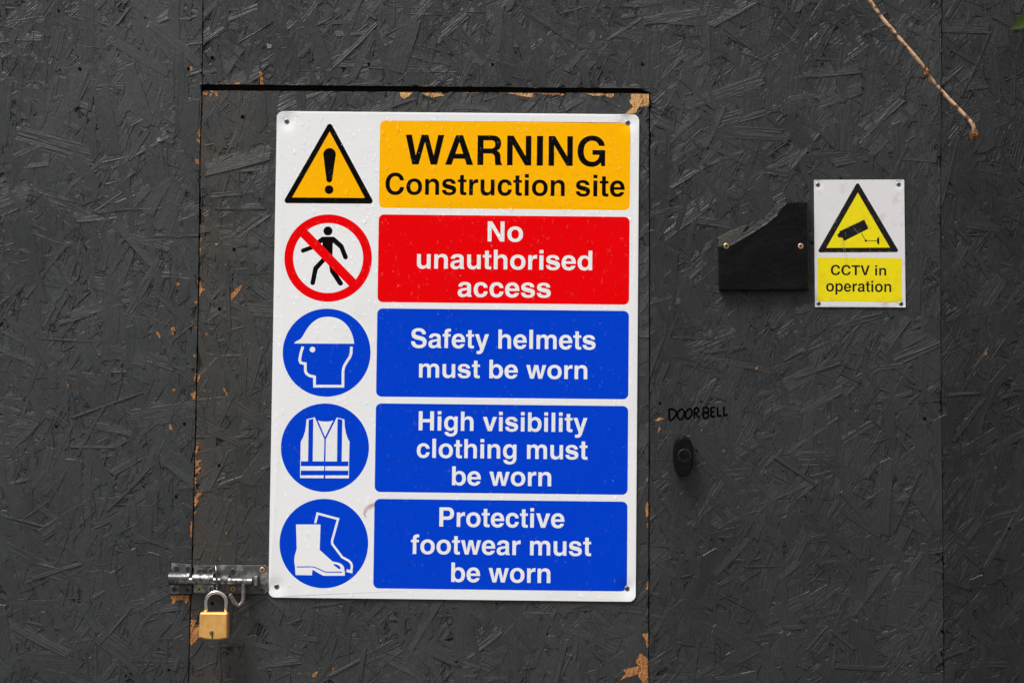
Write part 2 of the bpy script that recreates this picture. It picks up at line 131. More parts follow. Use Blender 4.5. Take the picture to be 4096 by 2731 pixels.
'centre':((-398.6,473.3,49.2,10.6,-1.471),(-368.2,562.0,69.0,11.6,0.388),(-340.2,530.8,70.7,2.3,0.566),(-377.8,500.0,61.4,3.1,-0.686),(-236.2,513.4,101.0,26.9,-1.188),(-175.9,507.8,117.0,9.0,-2.358),(-159.2,495.8,90.4,14.9,-2.002),(-91.8,516.2,95.6,35.8,-1.876),(20.8,517.2,70.8,11.9,-0.869),(-97.4,477.5,102.2,13.4,-0.035),(-11.2,550.2,64.1,14.9,0.734),(59.5,540.2,76.3,23.9,-1.678),(83.8,507.1,50.1,11.9,-1.127),(226.2,516.0,118.3,23.9,-0.413),(140.4,551.6,67.7,7.5,-0.559),(269.6,536.0,75.9,16.4,-0.152),(319.4,495.6,97.0,32.9,-1.625),(210.8,564.3,36.8,17.9,-1.726),(-56.5,565.8,54.2,4.5,-0.02),(-278.0,496.2,61.9,17.9,-1.358),(358.6,565.5,107.0,17.5,0.163),(412.8,566.0,46.0,10.8,-1.864),(442.8,507.4,99.9,17.5,-0.745),(551.1,463.4,120.8,24.3,-1.68),(609.1,476.2,113.8,20.2,0.081),(687.4,463.3,118.5,25.6,-1.707),(630.8,434.2,80.4,20.2,0.354),(443.2,439.2,140.4,21.6,0.346),(420.5,383.2,78.0,21.6,1.148),(447.7,335.8,71.1,9.4,-0.425),(466.5,345.5,65.0,9.4,-0.722),(496.0,370.2,86.4,21.6,-0.054),(562.2,369.5,72.9,29.7,-0.89),(640.3,381.2,78.9,27.0,-1.535),(698.2,403.5,94.5,24.3,0.734),(717.1,379.2,109.6,21.6,0.812),(461.6,529.5,58.0,5.4,2.489),(614.4,533.6,63.6,3.8,1.134),(377.8,299.8,64.5,16.2,0.588),(484.2,299.5,43.5,21.6,-1.504),(496.2,344.5,47.5,2.7,-1.796),(775.0,330.8,52.2,12.1,-1.727),(730.6,327.7,63.2,5.4,1.131),(649.8,328.2,60.3,13.5,0.192),(658.3,60.3,89.7,10.1,0.283),(721.4,40.9,69.4,18.2,0.954),(758.5,13.2,84.7,20.2,0.399),(586.4,-40.8,111.2,11.3,1.224),(595.4,-21.6,80.6,4.8,0.34),(737.4,-39.2,60.6,6.1,-0.396),(559.8,-184.0,81.6,7.3,-0.586),(665.7,-250.6,94.0,8.9,-0.823),(599.9,-280.2,106.8,14.1,-0.537),(713.5,-103.4,88.3,20.2,-1.48),(743.4,-232.8,109.2,5.7,1.158),(705.5,-225.2,123.9,24.2,1.506),(765.2,-403.2,76.6,8.9,0.898),(638.0,-458.0,50.4,6.1,-0.665),(594.0,-292.2,33.0,5.7,0.255),(667.8,-503.0,83.4,8.1,-0.035),(558.5,-439.2,31.8,8.1,0.009),(413.5,-273.3,104.6,9.9,-0.554),(375.6,-277.0,113.1,9.9,-0.952),(454.9,-325.7,79.7,15.3,0.83),(468.2,-401.4,40.9,2.6,-0.453),(397.5,-495.8,71.2,7.7,1.424),(382.6,-357.8,17.9,3.3,0.254)),
'door':((-361.6,319.0,118.1,29.0,0.26),(-361.8,378.6,85.2,11.6,1.312),(-402.6,375.3,87.4,19.3,-1.281),(-335.0,401.4,64.7,34.8,-1.493),(19.0,411.2,68.9,10.5,0.01),(192.7,418.9,37.6,11.9,0.511),(-358.2,236.8,85.7,3.8,0.011),(-383.7,260.8,54.9,8.3,-3.045),(-404.2,215.3,33.0,16.6,-2.081),(-376.2,88.4,116.6,8.5,-1.501),(-343.5,211.2,51.3,4.7,0.604),(-322.3,187.5,46.8,7.1,-0.646),(-316.2,148.3,41.9,11.9,-2.3),(-317.8,105.5,42.4,26.1,-0.653),(-192.6,-409.2,71.1,4.6,0.145),(-205.6,-437.4,41.8,3.9,-0.826),(-277.9,-431.0,31.4,2.8,1.307),(-198.5,-495.1,67.5,7.0,1.245),(-257.7,-439.8,26.4,4.4,0.413),(-146.2,-508.2,54.1,8.8,1.426),(-110.1,-481.2,52.7,14.1,0.487),(-173.0,-512.9,58.9,5.3,0.499),(-254.2,-489.0,23.2,3.5,-0.213)),
'right':((857.4,488.0,119.9,4.3,-1.99),(834.1,322.0,82.6,27.0,-1.736),(843.3,-98.1,89.2,7.3,0.949),(823.2,-162.2,53.3,12.1,-0.834),(831.4,-56.2,60.1,7.3,0.077),(827.0,-285.5,36.5,8.1,-0.702),(882.6,-316.6,55.6,8.1,1.043))}}
MM = 0.001
FACE = 0.0030       # nominal face of the boards (m); the camera side is -Y, the sign's printed face lies at y = 0

# ------------------------------------------------------------------ helpers
def setp(o, label=None, cat=None, group=None, kind=None):
    if label: o['label'] = label
    if cat: o['category'] = cat
    if group: o['group'] = group
    if kind: o['kind'] = kind
    return o

def root(name, loc, label, cat, group=None):
    o = bpy.data.objects.new(name, None); COL.objects.link(o)
    o.empty_display_size = 0.02; o.location = loc
    o['base'] = [0, 0, 0]; del o['base']
    BASE[o.name] = Vector(loc)
    return setp(o, label, cat, group)
BASE = {}

def mesh_obj(name, verts, faces, mats, parent=None, base=None, smooth=False, midx=None, uv=None, tint=None):
    """verts are world metres; the object is placed at its thing's base"""
    b = BASE[parent.name] if parent is not None else Vector(base or (0, 0, 0))
    v = np.asarray(verts, dtype=np.float64).reshape(-1, 3) - np.array(b)
    me = bpy.data.meshes.new(name)
    me.from_pydata([tuple(p) for p in v], [], [tuple(int(i) for i in f) for f in faces])
    if not isinstance(mats, (list, tuple)): mats = [mats]
    for m in mats: me.materials.append(m)
    if midx is not None: me.polygons.foreach_set('material_index', np.asarray(midx, dtype=np.int32))
    if smooth: me.polygons.foreach_set('use_smooth', np.ones(len(me.polygons), dtype=bool))
    if uv is not None:
        l = me.uv_layers.new(name='UVMap'); li = np.empty(len(me.loops), dtype=np.int32)
        me.loops.foreach_get('vertex_index', li)
        l.data.foreach_set('uv', np.asarray(uv)[li].ravel())
    if tint is not None:
        a = me.attributes.new('tint', 'FLOAT', 'POINT'); a.data.foreach_set('value', np.asarray(tint, dtype=np.float32))
    me.update()
    o = bpy.data.objects.new(name, me); COL.objects.link(o)
    if parent is not None:
        o.parent = parent; BASE[o.name] = BASE[parent.name]
    else:
        o.location = b; BASE[o.name] = b
    return o

class MB:
    """collects shapes of ONE part"""
    def __init__(s): s.v = []; s.f = []; s.m = []
    def add(s, vs, fs, m=0):
        n = len(s.v); s.v += [tuple(p) for p in vs]; s.f += [tuple(i + n for i in f) for f in fs]; s.m += [m] * len(fs)
        return s
    def box(s, x0, x1, y0, y1, z0, z1, bev=0.0, m=0):
        b = bev
        # chamfered box built as three stacked outlines along Y (front chamfer, body)
        def ring(y, i): return [(x0 + i, y, z0 + i), (x1 - i, y, z0 + i), (x1 - i, y, z1 - i), (x0 + i, y, z1 - i)]
        rs = [ring(y0, b), ring(y0 + b, 0), ring(y1, 0)] if b else [ring(y0, 0), ring(y1, 0)]
        vs = [p for r in rs for p in r]; fs = [(0, 1, 2, 3)]
        for k in range(len(rs) - 1):
            for j in range(4):
                a = k * 4 + j; c = k * 4 + (j + 1) % 4
                fs.append((a, a + 4, c + 4, c))
        n = len(vs); fs.append((n - 1, n - 2, n - 3, n - 4))
        return s.add(vs, fs, m)
    def prism(s, pts, y0, y1, bev=0.0, m=0):
        """pts (x,z) outline counter-clockwise or not; front at y0 (camera side), back at y1"""
        pts = [tuple(p) for p in pts]
        ar = sum(pts[i][0] * pts[(i + 1) % len(pts)][1] - pts[(i + 1) % len(pts)][0] * pts[i][1] for i in range(len(pts)))
        if ar < 0: pts = pts[::-1]
        n = len(pts)
        def inset(d):
            out = []
            for i in range(n):
                p, q, r = Vector(pts[i - 1]), Vector(pts[i]), Vector(pts[(i + 1) % n])
                a = (q - p).normalized(); b = (r - q).normalized()
                nn = Vector((-a.y - b.y, a.x + b.x))
                nn = nn / max(nn.length, 1e-9)
                out.append((q.x + nn.x * d, q.y + nn.y * d))
            return out
        rings = ([(inset(bev), y0), (pts, y0 + bev)] if bev else [(pts, y0)]) + [(pts, y1)]
        vs = [(x, y, z) for r, y in rings for x, z in r]
        fs = [tuple(range(n))]
        for k in range(len(rings) - 1):
            for j in range(n):
                a = k * n + j; c = k * n + (j + 1) % n
                fs.append((a, a + n, c + n, c))
        fs.append(tuple(reversed(range(len(vs) - n, len(vs)))))
        return s.add(vs, fs, m)
    def lathe(s, cx, cz, prof, seg=20, m=0, sx=1, sz=1):
        """prof: (radius, y) from the centre/front to the back; axis along Y"""
        vs = []; fs = []
        for r, y in prof:
            for k in range(seg):
                a = 2 * math.pi * k / seg; vs.append((cx + sx * r * math.cos(a), y, cz + sz * r * math.sin(a)))
        for i in range(len(prof) - 1):
            for k in range(seg):
                a = i * seg + k; b = i * seg + (k + 1) % seg
                fs.append((a, a + seg, b + seg, b))
        fs.append(tuple(range(seg)))
        return s.add(vs, fs, m)
    def tube(s, path, rad, seg=12, m=0, cap=True):
        P = [Vector(p) for p in path]; n = len(P)
        R = rad if isinstance(rad, (list, tuple)) else [rad] * n
        up = Vector((0, 1, 0)); vs = []; fs = []
        for i in range(n):
            t = (P[min(i + 1, n - 1)] - P[max(i - 1, 0)]).normalized()
            u = t.cross(up)
            if u.length < 1e-4: u = t.cross(Vector((1, 0, 0)))
            u.normalize(); w = u.cross(t).normalized(); up = w
            for k in range(seg):
                a = 2 * math.pi * k / seg
                vs.append(tuple(P[i] + (u * math.cos(a) + w * math.sin(a)) * R[i]))
        for i in range(n - 1):
            for k in range(seg):
                a = i * seg + k; b = i * seg + (k + 1) % seg
                fs.append((a, b, b + seg, a + seg))
        if cap:
            fs.append(tuple(reversed(range(seg)))); fs.append(tuple(range(len(vs) - seg, len(vs))))
        return s.add(vs, fs, m)
    def build(s, name, mats, parent=None, base=None, smooth=False):
        return mesh_obj(name, s.v, s.f, mats, parent, base, smooth, s.m)

def smooth_path(pts, n=6):
    P = [Vector(p) for p in pts]; out = []
    for i in range(len(P) - 1):
        p0, p1, p2, p3 = P[max(i - 1, 0)], P[i], P[i + 1], P[min(i + 2, len(P) - 1)]
        for k in range(n):
            t = k / n
            out.append(0.5 * ((2 * p1) + (p2 - p0) * t + (2 * p0 - 5 * p1 + 4 * p2 - p3) * t * t + (3 * p1 - p0 - 3 * p2 + p3) * t ** 3))
    out.append(P[-1]); return out

# ------------------------------------------------------------------ materials
def mat(name, col, rough=0.5, metal=0.0, spec=0.5, bump=None, vary=None, coat=0.0):
    m = bpy.data.materials.new(name); m.use_nodes = True
    nt = m.node_tree; b = nt.nodes['Principled BSDF']
    b.inputs['Base Color'].default_value = (*col, 1); b.inputs['Roughness'].default_value = rough
    b.inputs['Metallic'].default_value = metal; b.inputs['Specular IOR Level'].default_value = spec
    b.inputs['Coat Weight'].default_value = coat
    tc = nt.nodes.new('ShaderNodeTexCoord')
    if vary:                                   # (scale, second colour, threshold low, high)
        n = nt.nodes.new('ShaderNodeTexNoise'); n.inputs['Scale'].default_value = vary[0]; n.inputs['Detail'].default_value = 6
        r = nt.nodes.new('ShaderNodeMapRange'); r.inputs[1].default_value = vary[2]; r.inputs[2].default_value = vary[3]
        x = nt.nodes.new('ShaderNodeMix'); x.data_type = 'RGBA'
        x.inputs[6].default_value = (*col, 1); x.inputs[7].default_value = (*vary[1], 1)
        nt.links.new(tc.outputs['Object'], n.inputs['Vector']); nt.links.new(n.outputs[0], r.inputs[0])
        nt.links.new(r.outputs[0], x.inputs[0]); nt.links.new(x.outputs[2], b.inputs['Base Color'])
    if bump:                                   # (scale, distance)
        n = nt.nodes.new('ShaderNodeTexNoise'); n.inputs['Scale'].default_value = bump[0]; n.inputs['Detail'].default_value = 5
        u = nt.nodes.new('ShaderNodeBump'); u.inputs['Distance'].default_value = bump[1]; u.inputs['Strength'].default_value = 1.0
        nt.links.new(tc.outputs['Object'], n.inputs['Vector']); nt.links.new(n.outputs[0], u.inputs['Height']); nt.links.new(u.outputs[0], b.inputs['Normal'])
    return m

def osb_material(name, base, stain=False, rough=0.45):
    m = bpy.data.materials.new(name); m.use_nodes = True
    nt = m.node_tree; N = nt.nodes; L = nt.links; b = N['Principled BSDF']
    b.inputs['Specular IOR Level'].default_value = 0.46
    uv = N.new('ShaderNodeUVMap'); uv.uv_map = 'UVMap'
    def stretched(sx, sy, det, rough_=0.6):
        mp = N.new('ShaderNodeMapping'); mp.inputs['Scale'].default_value = (sx, sy, 1)
        n = N.new('ShaderNodeTexNoise'); n.inputs['Scale'].default_value = 1; n.inputs['Detail'].default_value = det; n.inputs['Roughness'].default_value = rough_
        L.new(uv.outputs[0], mp.inputs[0]); L.new(mp.outputs[0], n.inputs['Vector']); return n
    g1 = stretched(22, 620, 4); g2 = stretched(10, 210, 2); g3 = stretched(55, 75, 3)
    tc = N.new('ShaderNodeTexCoord')
    fine = N.new('ShaderNodeTexNoise'); fine.inputs['Scale'].default_value = 420; fine.inputs['Detail'].default_value = 3
    L.new(tc.outputs['Object'], fine.inputs['Vector'])
    def math_(op, a, c):
        q = N.new('ShaderNodeMath'); q.operation = op
        for i, s in enumerate((a, c)):
            if isinstance(s, (int, float)): q.inputs[i].default_value = s
            else: L.new(s, q.inputs[i])
        return q.outputs[0]
    tint = N.new('ShaderNodeAttribute'); tint.attribute_name = 'tint'
    # some strands are smooth, some strongly ribbed
    amp = math_('MULTIPLY', math_('POWER', math_('FRACT', math_('MULTIPLY', tint.outputs['Fac'], 17.3), 0), 1.6), 1.0)
    h = math_('ADD', math_('MULTIPLY', g1.outputs[0], 0.0010), math_('MULTIPLY', math_('MULTIPLY', g2.outputs[0], amp), 0.0026))
    h = math_('ADD', h, math_('MULTIPLY', g3.outputs[0], 0.0011))
    h = math_('ADD', h, math_('MULTIPLY', fine.outputs[0], 0.00025))
    u = N.new('ShaderNodeBump'); u.inputs['Distance'].default_value = 1.0; u.inputs['Strength'].default_value = 0.9
    L.new(h, u.inputs['Height']); L.new(u.outputs[0], b.inputs['Normal'])
    # paint: strand-to-strand and patchy differences
    big = N.new('ShaderNodeTexNoise'); big.inputs['Scale'].default_value = 5.5; big.inputs['Detail'].default_value = 5
    L.new(tc.outputs['Object'], big.inputs['Vector'])
    val = math_('ADD', math_('MULTIPLY', tint.outputs['Fac'], 0.26), math_('MULTIPLY', big.outputs[0], 0.55))
    val = math_('ADD', val, math_('MULTIPLY', g1.outputs[0], 0.28)); val = math_('ADD', val, 0.48)
    cm = N.new('ShaderNodeMix'); cm.data_type = 'RGBA'; cm.blend_type = 'MULTIPLY'; cm.inputs[0].default_value = 1
    comb = N.new('ShaderNodeCombineColor')
    for i in range(3): L.new(val, comb.inputs[i])
    cm.inputs[6].default_value = (*base, 1); L.new(comb.outputs[0], cm.inputs[7])
    out = cm.outputs[2]
    if stain:      # hand-worn, brown dirt down the lock side of the door
        sx = N.new('ShaderNodeSeparateXYZ'); L.new(tc.outputs['Object'], sx.inputs[0])
        mr = N.new('ShaderNodeMapRange'); mr.inputs[1].default_value = -0.262; mr.inputs[2].default_value = -0.375
        L.new(sx.outputs[0], mr.inputs[0])
        sn = N.new('ShaderNodeTexNoise'); sn.inputs['Scale'].default_value = 13; sn.inputs['Detail'].default_value = 7
        L.new(tc.outputs['Object'], sn.inputs['Vector'])
        r2 = N.new('ShaderNodeMapRange'); r2.inputs[1].default_value = 0.36; r2.inputs[2].default_value = 0.62
        L.new(sn.outputs[0], r2.inputs[0])
        f = math_('MULTIPLY', math_('MULTIPLY', mr.outputs[0], r2.outputs[0]), 0.6)
        sm = N.new('ShaderNodeMix'); sm.data_type = 'RGBA'; sm.inputs[7].default_value = (0.060, 0.044, 0.031, 1)
        L.new(f, sm.inputs[0]); L.new(out, sm.inputs[6]); out = sm.outputs[2]
    L.new(out, b.inputs['Base Color'])
    rr = N.new('ShaderNodeMapRange'); rr.inputs[1].default_value = 0.3; rr.inputs[2].default_value = 0.7
    rr.inputs[3].default_value = rough - 0.09; rr.inputs[4].default_value = rough + 0.14
    L.new(big.outputs[0], rr.inputs[0]); L.new(rr.outputs[0], b.inputs['Roughness'])
    return m

M = {}
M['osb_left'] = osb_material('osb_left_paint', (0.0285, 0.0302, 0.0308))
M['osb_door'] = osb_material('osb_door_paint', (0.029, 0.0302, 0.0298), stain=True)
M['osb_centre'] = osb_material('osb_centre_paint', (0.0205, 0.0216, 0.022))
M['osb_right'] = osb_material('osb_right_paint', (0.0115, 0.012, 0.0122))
M['osb_core'] = mat('osb_edge', (0.017, 0.0165, 0.016), 0.7, spec=0.3, bump=(400, 0.003), vary=(60, (0.035, 0.02, 0.011), 0.6, 0.75))
M['wood'] = mat('torn_wood', (0.50, 0.235, 0.085), 0.8, spec=0.2, bump=(900, 0.0008), vary=(130, (0.21, 0.075, 0.02), 0.42, 0.68))
M['wood_pale'] = mat('torn_wood_pale', (0.62, 0.36, 0.15), 0.8, spec=0.2, bump=(800, 0.001), vary=(150, (0.40, 0.19, 0.06), 0.42, 0.66))
def fibre_mat(name, c1, c2, c3, rot):
    m = mat(name, c1, 0.85, spec=0.15); nt = m.node_tree; N = nt.nodes; L = nt.links; b = N['Principled BSDF']
    tc = N.new('ShaderNodeTexCoord'); mp = N.new('ShaderNodeMapping'); mp.inputs['Rotation'].default_value = (0, rot, 0); mp.inputs['Scale'].default_value = (900, 200, 70)
    n1 = N.new('ShaderNodeTexNoise'); n1.inputs['Scale'].default_value = 1; n1.inputs['Detail'].default_value = 4
    L.new(tc.outputs['Object'], mp.inputs[0]); L.new(mp.outputs[0], n1.inputs['Vector'])
    cr = N.new('ShaderNodeValToRGB'); e = cr.color_ramp.elements
    e[0].position = 0.24; e[0].color = (*c3, 1); e[1].position = 0.56; e[1].color = (*c1, 1); q = e.new(0.41); q.color = (*c2, 1)
    L.new(n1.outputs[0], cr.inputs[0]); L.new(cr.outputs[0], b.inputs['Base Color'])
    u = N.new('ShaderNodeBump'); u.inputs['Distance'].default_value = 0.0012; u.inputs['Strength'].default_value = 1
    L.new(n1.outputs[0], u.inputs['Height']); L.new(u.outputs[0], b.inputs['Normal'])
    return m
M['wood'] = fibre_mat('torn_wood', (0.42, 0.20, 0.075), (0.27, 0.105, 0.032), (0.06, 0.026, 0.012), 0.35)
M['wood_dark'] = fibre_mat('weathered_torn_wood', (0.30, 0.13, 0.045), (0.15, 0.062, 0.024), (0.035, 0.02, 0.013), -0.4)
M['wood_pale'] = fibre_mat('torn_wood_pale', (0.60, 0.36, 0.16), (0.46, 0.23, 0.075), (0.17, 0.07, 0.022), 0.8)
M['blob'] = mat('paint_blob', (0.16, 0.17, 0.175), 0.4, spec=0.5, bump=(400, 0.001))
M['hole'] = mat('screw_hole_dark', (0.003, 0.0025, 0.002), 0.95, spec=0.05)
M['timber'] = mat('frame_timber', (0.05, 0.028, 0.016), 0.9, spec=0.1, bump=(200, 0.001))
M['ink'] = mat('marker_ink', (0.0008, 0.0008, 0.001), 0.9, spec=0.02)
PB = (420, 0.00003)
def print_mat(n, c, r=0.42, sp=0.04): return mat(n, c, r, spec=sp, bump=PB)
M['white'] = mat('sign_white', (0.80, 0.80, 0.805), 0.38, spec=0.3, bump=(260, 0.00005), vary=(9, (0.74, 0.735, 0.72), 0.55, 0.8))
M['yellow'] = print_mat('sign_yellow', (0.97, 0.455, 0.0005))
M['black'] = print_mat('sign_black', (0.003, 0.0018, 0.0016), 0.5, 0.04)
M['red'] = print_mat('sign_red', (0.80, 0.0004, 0.002))
M['blue'] = print_mat('sign_blue', (0.0002, 0.048, 0.58))
M['cwhite'] = mat('cctv_white', (0.68, 0.66, 0.665), 0.35, spec=0.3, bump=(300, 0.00008), vary=(38, (0.50, 0.45, 0.42), 0.56, 0.76))
M['cyellow'] = mat('cctv_yellow', (0.80, 0.655, 0.004), 0.38, spec=0.25, bump=(300, 0.00006), vary=(60, (0.68, 0.53, 0.01), 0.5, 0.8))
M['cblack'] = mat('cctv_black', (0.007, 0.006, 0.006), 0.45, spec=0.2, vary=(260, (0.05, 0.045, 0.02), 0.62, 0.75))
M['zinc'] = mat('zinc_screw', (0.30, 0.31, 0.31), 0.42, 0.9, vary=(900, (0.12, 0.10, 0.09), 0.45, 0.7))
M['brass_screw'] = mat('brass_screw', (0.52, 0.38, 0.16), 0.38, 0.9, vary=(900, (0.25, 0.16, 0.07), 0.5, 0.8))
M['copper_screw'] = mat('copper_screw', (0.60, 0.36, 0.22), 0.5, 0.75, vary=(900, (0.35, 0.20, 0.12), 0.5, 0.8))
M['recess'] = mat('screw_recess', (0.012, 0.010, 0.008), 0.7, spec=0.2)
M['painted_screw'] = mat('painted_screw', (0.045, 0.046, 0.047), 0.4, spec=0.5, bump=(900, 0.0003))
M['steel'] = mat('bolt_steel', (0.34, 0.34, 0.355), 0.34, 1.0, vary=(130, (0.10, 0.085, 0.075), 0.40, 0.60), bump=(160, 0.0003))
M['chrome'] = mat('shackle_chrome', (0.72, 0.70, 0.70), 0.14, 1.0)
M['dull'] = mat('dull_steel', (0.30, 0.28, 0.27), 0.38, 0.9, vary=(200, (0.16, 0.12, 0.10), 0.45, 0.7), bump=(400, 0.0004))
M['ppaint'] = mat('painted_plate', (0.06, 0.062, 0.061), 0.4, spec=0.5, bump=(180, 0.001), vary=(60, (0.20, 0.185, 0.18), 0.50, 0.62))
M['brass'] = mat('padlock_brass', (0.78, 0.43, 0.125), 0.45, 0.35, spec=0.5, bump=(500, 0.0002), vary=(90, (0.60, 0.31, 0.085), 0.42, 0.75))
M['plate'] = mat('plate_black', (0.0028, 0.0028, 0.0034), 0.36, spec=0.16, bump=(140, 0.0012), vary=(30, (0.0065, 0.0065, 0.007), 0.45, 0.7))
M['plate_rim'] = mat('plate_broken_edge', (0.050, 0.047, 0.050), 0.6, spec=0.3, bump=(200, 0.002), vary=(120, (0.02, 0.02, 0.02), 0.5, 0.7))
M['plate_chip'] = mat('weathered_offcut', (0.058, 0.055, 0.045), 0.65, spec=0.3, bump=(300, 0.0012), vary=(80, (0.03, 0.028, 0.022), 0.45, 0.7))
M['bell'] = mat('bell_plastic', (0.0015, 0.0015, 0.002), 0.2, spec=0.3, bump=(500, 0.00015), vary=(70, (0.006, 0.0055, 0.007), 0.5, 0.75))
M['bell_ring'] = mat('bell_ring', (0.05, 0.052, 0.055), 0.35, spec=0.5)
M['twig'] = mat('dead_stem', (0.50, 0.27, 0.14), 0.55, spec=0.35, bump=(300, 0.0015), vary=(150, (0.09, 0.035, 0.018), 0.47, 0.62))
M['twig_dark'] = mat('stem_node', (0.12, 0.05, 0.02), 0.8, spec=0.2, bump=(500, 0.002), vary=(300, (0.35, 0.19, 0.08), 0.5, 0.7))
M['leaf'] = mat('leaf_green', (0.016, 0.033, 0.0015), 0.5, spec=0.12, bump=(90, 0.001), vary=(60, (0.028, 0.045, 0.002), 0.45, 0.7))
M['leaf_dark'] = mat('leaf_dark_green', (0.004, 0.011, 0.003), 0.4, spec=0.2, bump=(90, 0.001))
M['thread'] = mat('rusty_thread', (0.42, 0.045, 0.012), 0.6, spec=0.1)
M['ground'] = mat('paving', (0.13, 0.125, 0.12), 0.85, spec=0.3, bump=(60, 0.004), vary=(6, (0.09, 0.088, 0.083), 0.4, 0.7))

M['twig'] = mat('dead_stem_bark', (0.56, 0.34, 0.20), 0.5, spec=0.35, bump=(500, 0.0006), vary=(85, (0.10, 0.042, 0.02), 0.50, 0.60))

def water_mat():
    m = bpy.data.materials.new('raindrop_water'); m.use_nodes = True
    nt = m.node_tree; N = nt.nodes; L = nt.links; N.remove(N['Principled BSDF'])
    out = N['Material Output']; tr = N.new('ShaderNodeBsdfTransparent'); tr.inputs[0].default_value = (1.085, 1.085, 1.085, 1)  # tint brightens what lies beneath, standing in for light the drops would focus
    gl = N.new('ShaderNodeBsdfGlossy'); gl.inputs['Roughness'].default_value = 0.12
    fr = N.new('ShaderNodeFresnel'); fr.inputs['IOR'].default_value = 1.33
    mx = N.new('ShaderNodeMixShader')
    cl_ = N.new('ShaderNodeMath'); cl_.operation = 'MINIMUM'; cl_.inputs[1].default_value = 0.3
    L.new(fr.outputs[0], cl_.inputs[0]); L.new(cl_.outputs[0], mx.inputs[0]); L.new(tr.outputs[0], mx.inputs[1]); L.new(gl.outputs[0], mx.inputs[2]); L.new(mx.outputs[0], out.inputs['Surface'])
    return m
M['water'] = water_mat()

# ------------------------------------------------------------------ ground
g = mesh_obj('ground', [(-60, -60, 0), (60, -60, 0), (60, 60, 0), (-60, 60, 0)], [(0, 1, 2, 3)], M['ground'], base=(0, 0, 0))
g.location.z = -1.45
setp(g, kind='structure')

# ------------------------------------------------------------------ strand board (OSB) panels
def xs(tab, z):
    t = sorted((p[1], p[0]) for p in tab)
    return np.interp(z, [a for a, _ in t], [b for _, b in t])
SEAM_L = D['seam_l']; SEAM_R = D['seam_r']; DOOR_R = D['door_r']
Z_STRIP = 444.2       # lower edge of the board above the door
def z_door(x): return 433.9 + (x + 424) / 740 * 2.2
ZT, ZB, XL, XR = 1250.0, -1150.0, -1600.0, 1900.0
VT, VB, VL, VR = 640.0, -600.0, -790.0, 1010.0   # dense strands here, coarser ones outside

